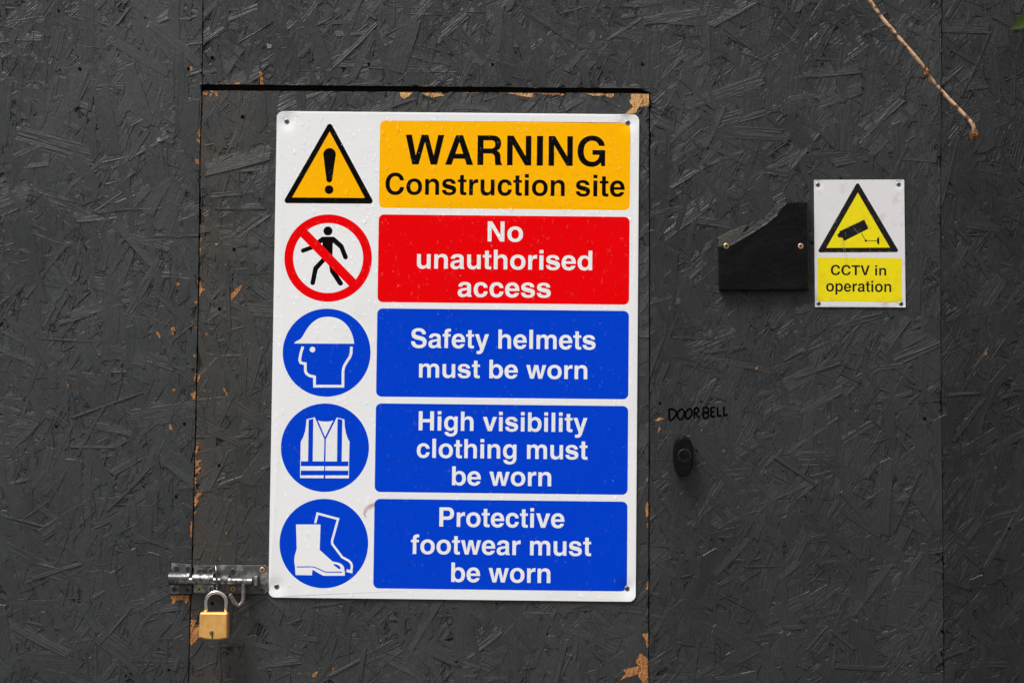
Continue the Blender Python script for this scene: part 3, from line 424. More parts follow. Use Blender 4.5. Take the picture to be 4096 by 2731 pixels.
def flake_field(rng, n, region, clamp, kinds, hero=None):
    """returns verts (mm), faces, uv, tint for n strands whose centres lie in region"""
    x0, x1, z0, z1 = region
    cx = rng.uniform(x0, x1, n); cz = rng.uniform(z0, z1, n)
    k = rng.random(n)
    big = k < kinds[0]; mid = (k >= kinds[0]) & (k < kinds[1])
    Ln = np.where(big, rng.uniform(48, 125, n), np.where(mid, rng.uniform(22, 80, n), rng.uniform(10, 60, n)))
    Wn = np.where(big, rng.uniform(12, 32, n), np.where(mid, rng.uniform(4.0, 14, n), rng.uniform(0.9, 3.2, n)))
    ang = math.pi / 2 + rng.normal(0, 0.62, n)
    rnd = rng.random(n) < 0.33
    ang = np.where(rnd, rng.uniform(0, math.pi, n), ang)
    h = np.where(big, rng.uniform(-0.2, 1.7, n), np.where(mid, rng.uniform(0.1, 1.9, n), rng.uniform(0.5, 2.1, n)))
    if hero is not None:                      # strands measured on the photograph: centre, length, width, direction
        hr = np.array(hero); cx, cz, Ln, Wn, ang = hr[:, 0], hr[:, 1], hr[:, 2], hr[:, 3], hr[:, 4]
        big = Wn > 9; mid = (Wn <= 9) & (Wn > 3.5); h = np.where(big, rng.uniform(1.6, 2.1, n), rng.uniform(2.1, 2.6, n))
    ta = rng.normal(0, 0.006, n); tc = rng.normal(0, 0.032, n)
    if hero is not None: ta = ta * 0.5; tc = tc * 1.1
    bow = rng.normal(0, 0.13, n); bend = rng.normal(0, 0.008, n) * Ln
    taper = np.where(big, rng.uniform(0, 0.18, n), rng.uniform(0, 0.45, n)); skew = rng.normal(0, 0.25, n)
    nu, nv = 8, 6
    su = np.array([-1, -0.97, -0.62, -0.22, 0.2, 0.6, 0.97, 1.0])
    U = np.broadcast_to(su, (n, nu))[:, :, None] * np.ones((1, 1, nv))
    edge = np.clip(0.7 / (Wn / 2), 0.03, 0.36)[:, None]
    half = 1 - edge
    Vv = np.concatenate([-np.ones((n, 1)), -half, -half * 0.33, half * 0.33, half, np.ones((n, 1))], axis=1)[:, None, :] * np.ones((1, nu, 1))
    # ragged broken ends, shared by the last two rows
    rag = rng.normal(0, 1, (n, 2, nv)) * (0.7 + 0.09 * Wn)[:, None, None]
    along = U * (Ln / 2)[:, None, None]
    along[:, 0:2, :] += rag[:, 0:1, :]; along[:, 6:8, :] += rag[:, 1:2, :]
    along += Vv * (Wn * skew * 0.35)[:, None, None] * U
    w = (Wn / 2)[:, None, None] * (1 - taper[:, None, None] * (np.abs(U) ** 2.0) * rng.random((n, 1, 1)))
    wob = rng.normal(0, 0.025, (n, nu, 2))
    Vw = Vv.copy(); Vw[:, :, 0] += wob[:, :, 0]; Vw[:, :, 5] += wob[:, :, 1]
    across = Vw * w + bend[:, None, None] * (U ** 2)
    ca, sa = np.cos(ang)[:, None, None], np.sin(ang)[:, None, None]
    X = cx[:, None, None] + along * ca - across * sa
    Z = cz[:, None, None] + along * sa + across * ca
    up = h[:, None, None] + along * ta[:, None, None] + across * tc[:, None, None] + bow[:, None, None] * (1 - U ** 2) * 0.6
    up = up + rng.normal(0, 0.022, (n, nu, nv))
    up = np.clip(up, -0.6, 2.6)
    drop = np.zeros((1, nu, nv)); drop[:, 0, :] = 1.25; drop[:, -1, :] = 1.25; drop[:, :, 0] = 1.25; drop[:, :, -1] = 1.25
    up = up - drop
    Y = FACE * 1000 + 1.5 - up            # larger "up" = nearer the camera
    X, Z = clamp(X, Z)
    verts = np.stack([X, Y, Z], -1).reshape(-1, 3) * MM
    idx = np.arange(n * nu * nv).reshape(n, nu, nv)
    # winding so that normals face -Y
    F = np.stack([idx[:, :-1, :-1], idx[:, 1:, :-1], idx[:, 1:, 1:], idx[:, :-1, 1:]], -1).reshape(-1, 4)
    u = (along + (rng.random(n) * 9000)[:, None, None]).reshape(-1) * MM
    v = (across + (rng.random(n) * 9000)[:, None, None]).reshape(-1) * MM
    t = np.broadcast_to(rng.random(n)[:, None, None], (n, nu, nv)).reshape(-1)
    return verts, F, np.stack([u, v], -1), t

def slab_shape(outline_parts):
    """plain core under the strands: list of (outline (x,z) mm) prisms"""
    mb = MB()
    for pts in outline_parts:
        mb.prism([(x * MM, z * MM) for x, z in pts], FACE + 0.0015, FACE + 0.018)
    return mb

def fast_mesh(name, parts, mats, base):
    """parts: list of (verts, faces(list or array), uv, tint, material index)"""
    V = []; F4 = []; TI = []; UV = []; MI = []; loops = []; starts = []; totals = []; off = 0; lp = 0
    for v, f, uv, t, mi in parts:
        v = np.asarray(v); V.append(v)
        UV.append(uv if uv is not None else np.zeros((len(v), 2))); TI.append(t if t is not None else np.full(len(v), 0.5))
        if isinstance(f, np.ndarray):
            fl = (f + off).astype(np.int32).ravel(); loops.append(fl); k = len(f)
            starts.append(lp + np.arange(k) * 4); totals.append(np.full(k, 4)); lp += 4 * k; MI.append(np.full(k, mi))
        else:
            for q in f:
                loops.append(np.array(q, dtype=np.int32) + off); starts.append(np.array([lp])); totals.append(np.array([len(q)])); lp += len(q); MI.append(np.array([mi]))
        off += len(v)
    V = np.concatenate(V) - np.array(base); UV = np.concatenate(UV); TI = np.concatenate(TI)
    loops = np.concatenate(loops); starts = np.concatenate(starts); MI = np.concatenate(MI)
    me = bpy.data.meshes.new(name)
    me.vertices.add(len(V)); me.vertices.foreach_set('co', V.astype(np.float32).ravel())
    me.loops.add(len(loops)); me.loops.foreach_set('vertex_index', loops.astype(np.int32))
    me.polygons.add(len(starts)); me.polygons.foreach_set('loop_start', starts.astype(np.int32))
    for m in mats: me.materials.append(m)
    me.polygons.foreach_set('material_index', MI.astype(np.int32))
    me.polygons.foreach_set('use_smooth', np.zeros(len(MI), dtype=bool))
    me.update(calc_edges=True)
    l = me.uv_layers.new(name='UVMap'); l.data.foreach_set('uv', UV[loops].astype(np.float32).ravel())
    a = me.attributes.new('tint', 'FLOAT', 'POINT'); a.data.foreach_set('value', TI.astype(np.float32))
    o = bpy.data.objects.new(name, me); COL.objects.link(o); o.location = base; BASE[o.name] = Vector(base)
    return o

BVH = {}
def panel(name, key, seed, regions, outline, base, material):
    """regions: list of (region, count, clamp, kinds)"""
    rng = np.random.default_rng(seed); parts = []; vs = []; fs = []; off = 0
    for reg, n, cl, kinds in regions:
        v, f, uv, t = flake_field(rng, n, reg, cl, kinds)
        parts.append((v, f, uv, t, 0)); vs.append(v); fs.append(f + off); off += len(v)
    if D['hero'][key]:
        v, f, uv, t = flake_field(rng, len(D['hero'][key]), (0, 1, 0, 1), regions[0][2], KD, D['hero'][key])
        parts.append((v, f, uv, t, 0)); vs.append(v); fs.append(f + off); off += len(v)
    sb = slab_shape(outline)
    parts.append((np.array(sb.v), sb.f, None, None, 1))
    o = fast_mesh(name, parts, [material, M['osb_core']], base)
    BVH[key] = BVHTree.FromPolygons([tuple(p) for p in np.concatenate(vs)], [tuple(q) for q in np.concatenate(fs).tolist()])
    return o

def surf(key, x, z):
    """height (world y, m) of the strand surface at x, z in mm"""
    hit = BVH[key].ray_cast(Vector((x * MM, -0.05, z * MM)), Vector((0, 1, 0)), 0.2)
    return hit[0].y if hit[0] is not None else FACE + 0.0014

KD = (0.20, 0.55)
# left board
def cl_left(X, Z): return np.minimum(X, xs(SEAM_L, Z) - 0.9), Z
# centre board, cut out round the door
def cl_strip(X, Z):
    Z = np.where(X < xs(DOOR_R, Z) + 1.2, np.maximum(Z, Z_STRIP), Z)
    return np.clip(X, xs(SEAM_L, Z) + 0.5, xs(SEAM_R, Z) - 0.4), Z
def cl_side(X, Z): return np.clip(X, xs(DOOR_R, Z) + 1.3, xs(SEAM_R, Z) - 0.4), Z
def cl_right(X, Z): return np.maximum(X, xs(SEAM_R, Z) + 0.5), Z
def cl_door(X, Z): return np.clip(X, xs(SEAM_L, Z) + 0.9, xs(DOOR_R, Z) - 0.5), np.minimum(Z, z_door(X))

def dens(x0, x1, z0, z1, d): return max(1, int(abs((x1 - x0) * (z1 - z0)) * d))
DN, DC = 0.0115, 0.0028
def reg(x0, x1, z0, z1, cl, d=DN): return ((x0, x1, z0, z1), dens(x0, x1, z0, z1, d), cl, KD if d == DN else (0.45, 0.9))

left = panel('hoarding_panel', 'left', 11, [reg(VL, -426, VB, VT, cl_left), reg(XL, VL, ZB, ZT, cl_left, DC), reg(VL, -426, VT, ZT, cl_left, DC), reg(VL, -426, ZB, VB, cl_left, DC)],
    [[(XL, ZB), (-430.5, ZB), (-427.8, -386), (-427.3, 100), (-427.8, 439), (-430.2, ZT), (XL, ZT)]], (-1.0, 0.012, -1.15), M['osb_left'])
setp(left, 'dark grey painted strand board panel left of the door, carrying the bolt keeper', 'board panel', 'painted strand board hoarding panels')
centre = panel('hoarding_panel', 'centre', 23, [
    reg(-424, 319, Z_STRIP, VT, cl_strip), reg(319, 799, 436, VT, cl_strip), reg(319, 799, VB, 436, cl_side),
    reg(-424, 799, VT, ZT, cl_strip, DC), reg(319, 799, ZB, VB, cl_side, DC)],
    [[(-426, Z_STRIP + .6), (317.2, Z_STRIP + .6), (317.2, ZT), (-426, ZT)], [(317.25, 446), (798.2, 446), (798.2, ZT), (317.25, ZT)], [(319.9, 437), (321.5, 100), (324.3, ZB), (797.6, ZB), (797.6, 445.98), (319.9, 445.98)]], (0.3, 0.012, -1.15), M['osb_centre'])
setp(centre, 'dark grey strand board cut out around the door, with a handwritten word beside the bell', 'board panel', 'painted strand board hoarding panels')
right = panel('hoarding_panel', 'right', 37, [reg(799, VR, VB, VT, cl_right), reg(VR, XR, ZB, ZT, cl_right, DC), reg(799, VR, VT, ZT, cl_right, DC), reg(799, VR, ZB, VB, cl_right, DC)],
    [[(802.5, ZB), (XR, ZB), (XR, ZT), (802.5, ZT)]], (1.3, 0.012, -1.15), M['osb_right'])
setp(right, 'darkest, smoothest strand board panel at the right behind the dead stem tip', 'board panel', 'painted strand board hoarding panels')
door = panel('plywood_door', 'door', 51, [reg(-424, 318, VB, 434, cl_door), reg(-424, 318, ZB, VB, cl_door, DC)],
    [[(-423.5, ZB), (322.3, ZB), (320.0, -100), (315.6, 434.8), (-423.5, 432.8)]], (-0.05, 0.012, -1.15), M['osb_door'])
door.name = 'site_door'; BASE[door.name] = Vector((-0.05, 0.012, -1.15))
setp(door, 'dark grey strand board door with chipped edges under the large warning sign', 'door')

# timber frame behind the gaps
fr = root('timber_frame', (-0.05, 0.04, -1.15), 'dark brown timber frame seen through the gap above the door', 'timber frame')
for n, a in (('rail', (-1.58, 1.88, 0.405, 0.485)), ('stud', (-0.47, -0.385, -1.15, 0.404)), ('stud', (0.28, 0.365, -1.15, 0.404)), ('stud', (0.76, 0.845, -1.15, 0.404)), ('stud', (0.76, 0.845, 0.486, 1.24)), ('stud', (-0.47, -0.385, 0.486, 1.24))):
    MB().box(a[0], a[1], FACE + 0.020, FACE + 0.065, a[2], a[3], 0.002).build(n, M['timber'], fr)

# ------------------------------------------------------------------ torn patches, holes, handwriting: draped over the strands
def drape(name, poly, key, parent, material, lift=0.25, step=1.6, rag=0.55, seed=0, relief=0.35):
    rnd = random.Random(seed)
    pts = []
    n = len(poly)
    for i in range(n):
        a, b = Vector(poly[i]), Vector(poly[(i + 1) % n])
        L = (b - a).length; k = max(1, int(L / 1.5)); d = (b - a).normalized() if L > 0 else Vector((1, 0)); nn = Vector((-d.y, d.x))
        for j in range(k):
            p = a.lerp(b, j / k)
            if j: p = p + nn * rnd.uniform(-rag, rag)
            pts.append(p)
    xsn = [p.x for p in pts]; zsn = [p.y for p in pts]
    steiner = []
    x = min(xsn) + step / 2
    while x < max(xsn):
        z = min(zsn) + step / 2
        while z < max(zsn):
            steiner.append(Vector((x + rnd.uniform(-.4, .4), z + rnd.uniform(-.4, .4)))); z += step
        x += step
    nb = len(pts)
    if sum(pts[i - 1].x * pts[i].y - pts[i].x * pts[i - 1].y for i in range(nb)) < 0: pts = pts[::-1]
    r = delaunay_2d_cdt(pts + steiner, [], [list(range(nb))], 1, 1e-4)
    v2, _, f2 = r[0], r[1], r[2]
    vs = []
    for p in v2:
        y = surf(key, p.x, p.y) - (lift + rnd.uniform(0, relief)) * MM
        vs.append((p.x * MM, y, p.y * MM))
    fs = []
    for f in f2:
        a, b, c = (v2[f[0]], v2[f[1]], v2[f[2]])
        s = (b.x - a.x) * (c.y - a.y) - (b.y - a.y) * (c.x - a.x)
        fs.append(tuple(f) if s > 0 else tuple(reversed(f)))
    return mesh_obj(name, vs, fs, material, parent)

PAN = {'left': left, 'centre': centre, 'door': door, 'right': right}
sd_ = 100
for key, polys in D['chips'].items():
    for q in polys:
        sd_ += 1
        area = abs(sum(q[i][0] * q[(i + 1) % len(q)][1] - q[(i + 1) % len(q)][0] * q[i][1] for i in range(len(q)))) / 2
        k2 = 'right' if (key == 'centre' and q[0][0] > 800) else key
        if key in ('door', 'left'):     # keep clear of the seams
            q = [(min(max(x, float(xs(SEAM_L, z)) + .6), float(xs(DOOR_R, z)) - .2), min(z, z_door(x) - .1)) if key == 'door' else (min(x, float(xs(SEAM_L, z)) - .9), z) for x, z in q]
        if area < 30:
            mx_, mz_ = sum(p[0] for p in q) / len(q), sum(p[1] for p in q) / len(q)
            q = [(mx_ + (x - mx_) * 0.85, mz_ + (z - mz_) * 0.85) for x, z in q]
        wm_ = M['wood_pale'] if area > 150 and q[0][1] > 300 else M['wood_dark'] if (area < 30 and sd_ % 2) else M['wood']
        drape('bare_wood_patch', q, k2, PAN[k2], wm_, seed=sd_, rag=0.75 if area > 12 else 0.3)
for key, q in (('centre', [(-319.5, 513), (-311.5, 512), (-311.8, 505.5), (-318, 504.5)]), ('door', [(-412.6, 433.4), (-409, 433.2), (-397, 431.5), (-410, 430.6)]), ('door', [(-398.5, 180.2), (-394, 179.2), (-394.6, 175.6), (-398, 176)]), ('left', [(-500, 353), (-494, 355), (-492, 349), (-498, 347)])):
    drape('paint_blob', q, key, PAN[key], M['blob'], lift=0.7, seed=7, rag=0.2, relief=0.5)
for i, (x, z, r_) in enumerate(D['holes']):
    key = 'left' if x < -427 else 'right' if x > 801 else 'door' if (x < 318 and z < 434) else 'centre'
    rnd = random.Random(i); r_ *= 0.82
    q = [(x + r_ * rnd.uniform(.8, 1.15) * math.cos(a * math.pi / 5), z + r_ * rnd.uniform(.8, 1.15) * math.sin(a * math.pi / 5)) for a in range(10)]
    drape('screw_hole', q, key, PAN[key], M['hole'], lift=0.3, step=2.0, rag=0.15, seed=i, relief=0.05)

def stroke(path, w, closed=False):
    """one outline polygon of a stroked polyline with mitred corners"""
    P = [Vector(p) for p in path]; n = len(P); Lf = []; Rt = []
    for i in range(n):
        a = (P[i] - P[i - 1]).normalized() if i else (P[1] - P[0]).normalized()
        b = (P[i + 1] - P[i]).normalized() if i < n - 1 else a
        t = (a + b); t = t.normalized() if t.length > 1e-6 else a
        nn = Vector((-t.y, t.x)); k = (w / 2) / max(0.45, nn.dot(Vector((-a.y, a.x))))
        Lf.append(P[i] + nn * k); Rt.append(P[i] - nn * k)
    return [tuple(p) for p in Lf + Rt[::-1]]
hw = []
vs_all = []; fs_all = []
for i, s in enumerate(D['writing']):
    rnd = random.Random(900 + i)
    pth = smooth_path([(a, b, 0) for a, b in s], 5) if len(s) > 2 else [Vector((s[0][0], s[0][1], 0)).lerp(Vector((s[1][0], s[1][1], 0)), k / 8) for k in range(9)]
    vs = []
    for j, p in enumerate(pth):
        t = (pth[min(j + 1, len(pth) - 1)] - pth[max(j - 1, 0)]).normalized(); nn = Vector((-t.y, t.x, 0)); w = rnd.uniform(1.3, 1.7)
        for sgn in (-1, -0.3, 0.3, 1):
            q = p + nn * w * sgn
            vs.append((q.x * MM, surf('centre', q.x, q.y) - (0.40 + 0.006 * i) * MM - rnd.uniform(0, .05) * MM, q.y * MM))
    n0 = len(vs_all); vs_all += vs
    for j in range(len(pth) - 1):
        for c in range(3):
            a = n0 + j * 4 + c; fs_all.append((a, a + 1, a + 5, a + 4))
hwo = mesh_obj('handwriting', vs_all, fs_all, M['ink'], centre)
hwo['label'] = 'word DOORBELL written in black marker'

# ------------------------------------------------------------------ lettering: grotesque bold capitals and lower case, drawn here (1000 units to the em)
G = {
'W': (944, ['+ 5 718 156 718 256 222 392 718 552 718 688 222 790 718 939 718 771 0 616 0 472 545 328 0 171 0']),
'A': (722, ['+ 20 0 277 718 447 718 702 0 542 0 493 147 227 147 178 0', '- 268 268 452 268 361 550']),
'R': (722, ['+ 76 0 76 718 445 718 C 575 718 648 640 648 528 C 648 425 600 372 545 350 C 610 325 634 280 636 195 C 638 110 640 45 677 22 677 0 518 0 C 500 35 498 90 496 160 C 494 245 465 280 385 280 222 280 222 0', '- 222 597 408 597 C 472 597 502 563 502 500 C 502 436 466 402 402 402 222 402']),
'N': (722, ['+ 69 0 69 718 222 718 518 228 518 718 654 718 654 0 508 0 205 497 205 0']),
'I': (278, ['+ 64 0 64 718 214 718 214 0']),
'G': (778, ['+ 713 390 405 390 405 272 570 272 C 560 165 490 106 398 106 C 270 106 194 203 194 357 C 194 515 275 612 397 612 C 480 612 540 568 560 488 703 488 C 688 642 560 737 397 737 C 190 737 44 590 44 357 C 44 128 190 -19 380 -19 C 475 -19 550 15 604 85 620 0 713 0']),
'C': (722, ['+ 678 472 C 665 640 540 737 384 737 C 180 737 44 592 44 357 C 44 125 180 -19 384 -19 C 555 -19 674 85 684 255 538 255 C 525 160 470 106 387 106 C 262 106 194 203 194 357 C 194 514 265 612 388 612 C 465 612 522 562 534 472']),
'S': (667, ['+ 39 239 C 42 75 150 -19 335 -19 C 520 -19 629 72 629 218 C 629 335 560 398 430 430 290 463 C 222 480 196 500 196 540 C 196 590 240 620 315 620 C 400 620 450 582 455 508 596 508 C 594 655 490 737 325 737 C 155 737 52 650 52 518 C 52 405 115 342 250 310 385 279 C 455 262 483 240 483 195 C 483 138 432 102 345 102 C 250 102 190 150 184 239']),
'P': (667, ['+ 73 0 73 718 400 718 C 540 718 627 630 627 487 C 627 345 540 256 400 256 219 256 219 0', '- 219 597 372 597 C 445 597 481 560 481 487 C 481 415 445 377 372 377 219 377']),
'T': (611, ['+ 14 718 598 718 598 593 381 593 381 0 231 0 231 593 14 593']),
'V': (667, ['+ 19 718 176 718 335 168 492 718 648 718 417 0 253 0']),
'H': (722, ['+ 71 0 71 718 217 718 217 426 505 426 505 718 651 718 651 0 505 0 505 302 217 302 217 0']),
'a': (556, ['+ 48 372 C 54 487 140 546 280 546 C 415 546 492 495 492 395 492 120 C 492 70 500 38 527 22 527 0 380 0 C 370 15 366 35 364 52 C 322 8 265 -14 195 -14 C 95 -14 29 50 29 145 C 29 240 85 294 200 310 300 322 C 345 328 360 340 360 372 C 360 415 330 437 272 437 C 215 437 186 414 181 372', '- 360 258 360 200 C 360 132 310 90 240 90 C 193 90 164 114 164 155 C 164 197 190 217 240 226 C 290 235 338 241 360 258']),
'b': (611, ['+ 61 0 61 718 196 718 196 475 C 232 522 280 546 340 546 C 480 546 578 438 578 266 C 578 98 480 -14 340 -14 C 275 -14 225 12 190 62 190 0', '- 316 434 C 392 434 440 372 440 266 C 440 160 392 98 316 98 C 240 98 194 160 194 266 C 194 372 240 434 316 434']),
'd': (611, ['+ 551 0 551 718 416 718 416 475 C 380 522 332 546 272 546 C 132 546 34 438 34 266 C 34 98 132 -14 272 -14 C 337 -14 387 12 422 62 422 0', '- 296 434 C 220 434 172 372 172 266 C 172 160 220 98 296 98 C 372 98 418 160 418 266 C 418 372 372 434 296 434']),
'p': (611, ['+ 62 -207 62 532 191 532 191 460 C 226 518 280 546 342 546 C 480 546 578 434 578 266 C 578 98 480 -14 340 -14 C 280 -14 232 10 197 57 197 -207', '- 316 434 C 392 434 440 372 440 266 C 440 160 392 98 316 98 C 240 98 194 160 194 266 C 194 372 240 434 316 434']),
'c': (556, ['+ 522 340 C 510 468 420 546 285 546 C 130 546 34 440 34 262 C 34 92 130 -14 285 -14 C 420 -14 515 70 524 205 389 205 C 378 135 345 100 287 100 C 212 100 174 155 174 265 C 174 375 212 430 288 430 C 345 430 380 400 389 340']),
'e': (556, ['+ 529 229 167 229 C 172 145 212 100 282 100 C 327 100 358 118 372 155 515 155 C 485 50 400 -14 278 -14 C 120 -14 23 90 23 262 C 23 437 125 546 279 546 C 440 546 534 430 529 229', '- 169 320 384 320 C 378 395 340 434 279 434 C 215 434 176 395 169 320']),
'f': (333, ['+ 82 0 82 433 10 433 10 524 82 524 82 562 C 82 672 140 727 250 727 C 275 727 300 725 318 722 318 614 C 305 616 290 617 275 617 C 232 617 216 600 216 562 216 524 309 524 309 433 216 433 216 0']),
'g': (611, ['+ 553 532 553 22 C 553 -130 455 -217 293 -217 C 150 -217 62 -155 56 -47 196 -47 C 205 -92 240 -114 300 -114 C 378 -114 419 -70 419 10 419 70 C 385 18 335 -10 275 -10 C 135 -10 40 95 40 265 C 40 435 135 546 275 546 C 340 546 390 518 425 462 425 532', '- 300 432 C 224 432 178 372 178 268 C 178 164 224 104 300 104 C 376 104 420 164 420 268 C 420 372 376 432 300 432']),
'h': (611, ['+ 65 0 65 718 199 718 199 468 C 232 518 285 546 350 546 C 475 546 546 470 546 340 546 0 411 0 411 318 C 411 392 375 430 310 430 C 240 430 199 385 199 310 199 0']),
'n': (611, ['+ 65 0 65 532 194 532 194 458 C 228 516 283 546 350 546 C 475 546 546 470 546 340 546 0 411 0 411 318 C 411 392 375 430 310 430 C 240 430 199 385 199 310 199 0']),
'm': (889, ['+ 64 0 64 532 193 532 193 464 C 225 518 275 546 335 546 C 405 546 452 515 475 460 C 510 517 560 546 630 546 C 755 546 826 475 826 350 826 0 691 0 691 325 C 691 395 665 430 605 430 C 545 430 512 390 512 318 512 0 378 0 378 325 C 378 395 352 430 295 430 C 235 430 198 390 198 318 198 0']),
'i': (278, ['+ 69 0 69 532 209 532 209 0', '+ 69 603 69 727 209 727 209 603']),
'l': (278, ['+ 69 0 69 718 209 718 209 0']),
'o': (611, ['+ 306 546 C 468 546 578 436 578 266 C 578 96 468 -14 306 -14 C 144 -14 34 96 34 266 C 34 436 144 546 306 546', '- 306 432 C 390 432 438 370 438 266 C 438 162 390 100 306 100 C 222 100 174 162 174 266 C 174 370 222 432 306 432']),
'r': (389, ['+ 64 0 64 532 193 532 193 442 C 222 510 275 546 340 546 C 352 546 365 545 373 543 373 406 C 355 409 340 411 325 411 C 240 411 199 365 199 278 199 0']),
's': (556, ['+ 30 170 C 36 50 125 -14 275 -14 C 430 -14 519 55 519 168 C 519 250 470 302 365 326 250 352 C 190 366 172 378 172 402 C 172 430 205 445 262 445 C 325 445 357 420 362 372 496 372 C 492 485 405 546 265 546 C 125 546 38 480 38 372 C 38 285 85 238 190 213 310 184 C 362 171 383 158 383 132 C 383 102 345 87 280 87 C 210 87 172 112 166 170']),
't': (333, ['+ 309 524 309 433 220 433 220 150 C 220 112 232 99 270 99 C 285 99 297 100 309 102 309 0 C 290 -4 265 -6 235 -6 C 130 -6 85 35 85 125 85 433 10 433 10 524 85 524 85 676 220 676 220 524']),
'u': (611, ['+ 546 532 546 0 417 0 417 74 C 383 16 328 -14 261 -14 C 136 -14 65 62 65 192 65 532 200 532 200 214 C 200 140 236 102 301 102 C 371 102 412 147 412 222 412 532']),
'v': (556, ['+ 13 532 162 532 280 148 395 532 543 532 357 0 200 0']),
'w': (778, ['+ 10 532 151 532 230 155 315 532 462 532 548 155 629 532 769 532 616 0 475 0 389 368 303 0 163 0']),
'y': (556, ['+ 10 532 160 532 280 155 394 532 539 532 345 -60 C 308 -170 255 -214 150 -214 C 125 -214 100 -212 80 -208 80 -97 C 95 -99 108 -100 122 -100 C 165 -100 190 -85 203 -45 212 -15']),
' ': (278, []),
}
LEFTB = {'W': 5, 'C': 44, 'N': 69, 'u': 66, 'a': 29, 'S': 39, 'm': 64, 'H': 71, 'c': 34, 'b': 61, 'P': 73, 'f': 10, 'o': 34}
RIGHTB = {'G': 713, 'e': 528, 'o': 578, 'd': 551, 's': 519, 'n': 546, 'y': 539, 't': 309}
def flat(spec):
    tok = spec.split()[1:]; pts = []; i = 0
    while i < len(tok):
        if tok[i] == 'C':
            c = [float(t) for t in tok[i + 1:i + 7]]; p0 = pts[-1]; n = 9
            for k in range(1, n + 1):
                t = k / n; a = 1 - t
                pts.append((a**3 * p0[0] + 3 * a * a * t * c[0] + 3 * a * t * t * c[2] + t**3 * c[4], a**3 * p0[1] + 3 * a * a * t * c[1] + 3 * a * t * t * c[3] + t**3 * c[5]))
            i += 7
        else:
            pts.append((float(tok[i]), float(tok[i + 1]))); i += 2
    if abs(pts[0][0] - pts[-1][0]) + abs(pts[0][1] - pts[-1][1]) < 1e-3: pts.pop()
    return pts
def text_polys(s, xl, xr, base, size):
    """glyph outlines set between measured ends"""
    adv = sum(G[c][0] for c in s[:-1])
    nat = adv + RIGHTB[s[-1]] - LEFTB[s[0]]
    sx = (xr - xl) / nat; sy = size / 1000; x = xl - LEFTB[s[0]] * sx; out = []
    for c in s:
        for sp in G[c][1]:
            out.append((sp[0], [(x + a * sx, base + b * sy) for a, b in flat(sp)]))
        x += G[c][0] * sx
    return out

def rrect(x0, z0, x1, z1, r, n=8):
    out = []
    for cx, cz, a0 in ((x1 - r, z1 - r, 0), (x0 + r, z1 - r, 90), (x0 + r, z0 + r, 180), (x1 - r, z0 + r, 270)):
        for k in range(n + 1):
            a = math.radians(a0 + 90 * k / n); out.append((cx + r * math.cos(a), cz + r * math.sin(a)))
    return out
def rpoly(pts, r, n=7):
    """polygon with rounded corners"""
    out = []; m = len(pts)
    for i in range(m):
        p, q, s = Vector(pts[i - 1]), Vector(pts[i]), Vector(pts[(i + 1) % m])
        a = (p - q).normalized(); b = (s - q).normalized(); half = a.angle(b) / 2
        d = r / math.tan(half); c = q + (a + b).normalized() * (r / math.sin(half))
        t0 = q + a * d - c; t1 = q + b * d - c
        a0 = math.atan2(t0.y, t0.x); a1 = math.atan2(t1.y, t1.x); dd = (a1 - a0 + math.pi) % (2 * math.pi) - math.pi
        for k in range(n + 1):
            t = a0 + dd * k / n; out.append((c.x + r * math.cos(t), c.y + r * math.sin(t)))
    return out
def circle(c, n=72): return [(c[0] + c[2] * math.cos(2 * math.pi * k / n), c[1] + c[2] * math.sin(2 * math.pi * k / n)) for k in range(n)]
def spline(pts, n=5):
    q = smooth_path([(a, b, 0) for a, b in pts], n); return [(p.x, p.y) for p in q]

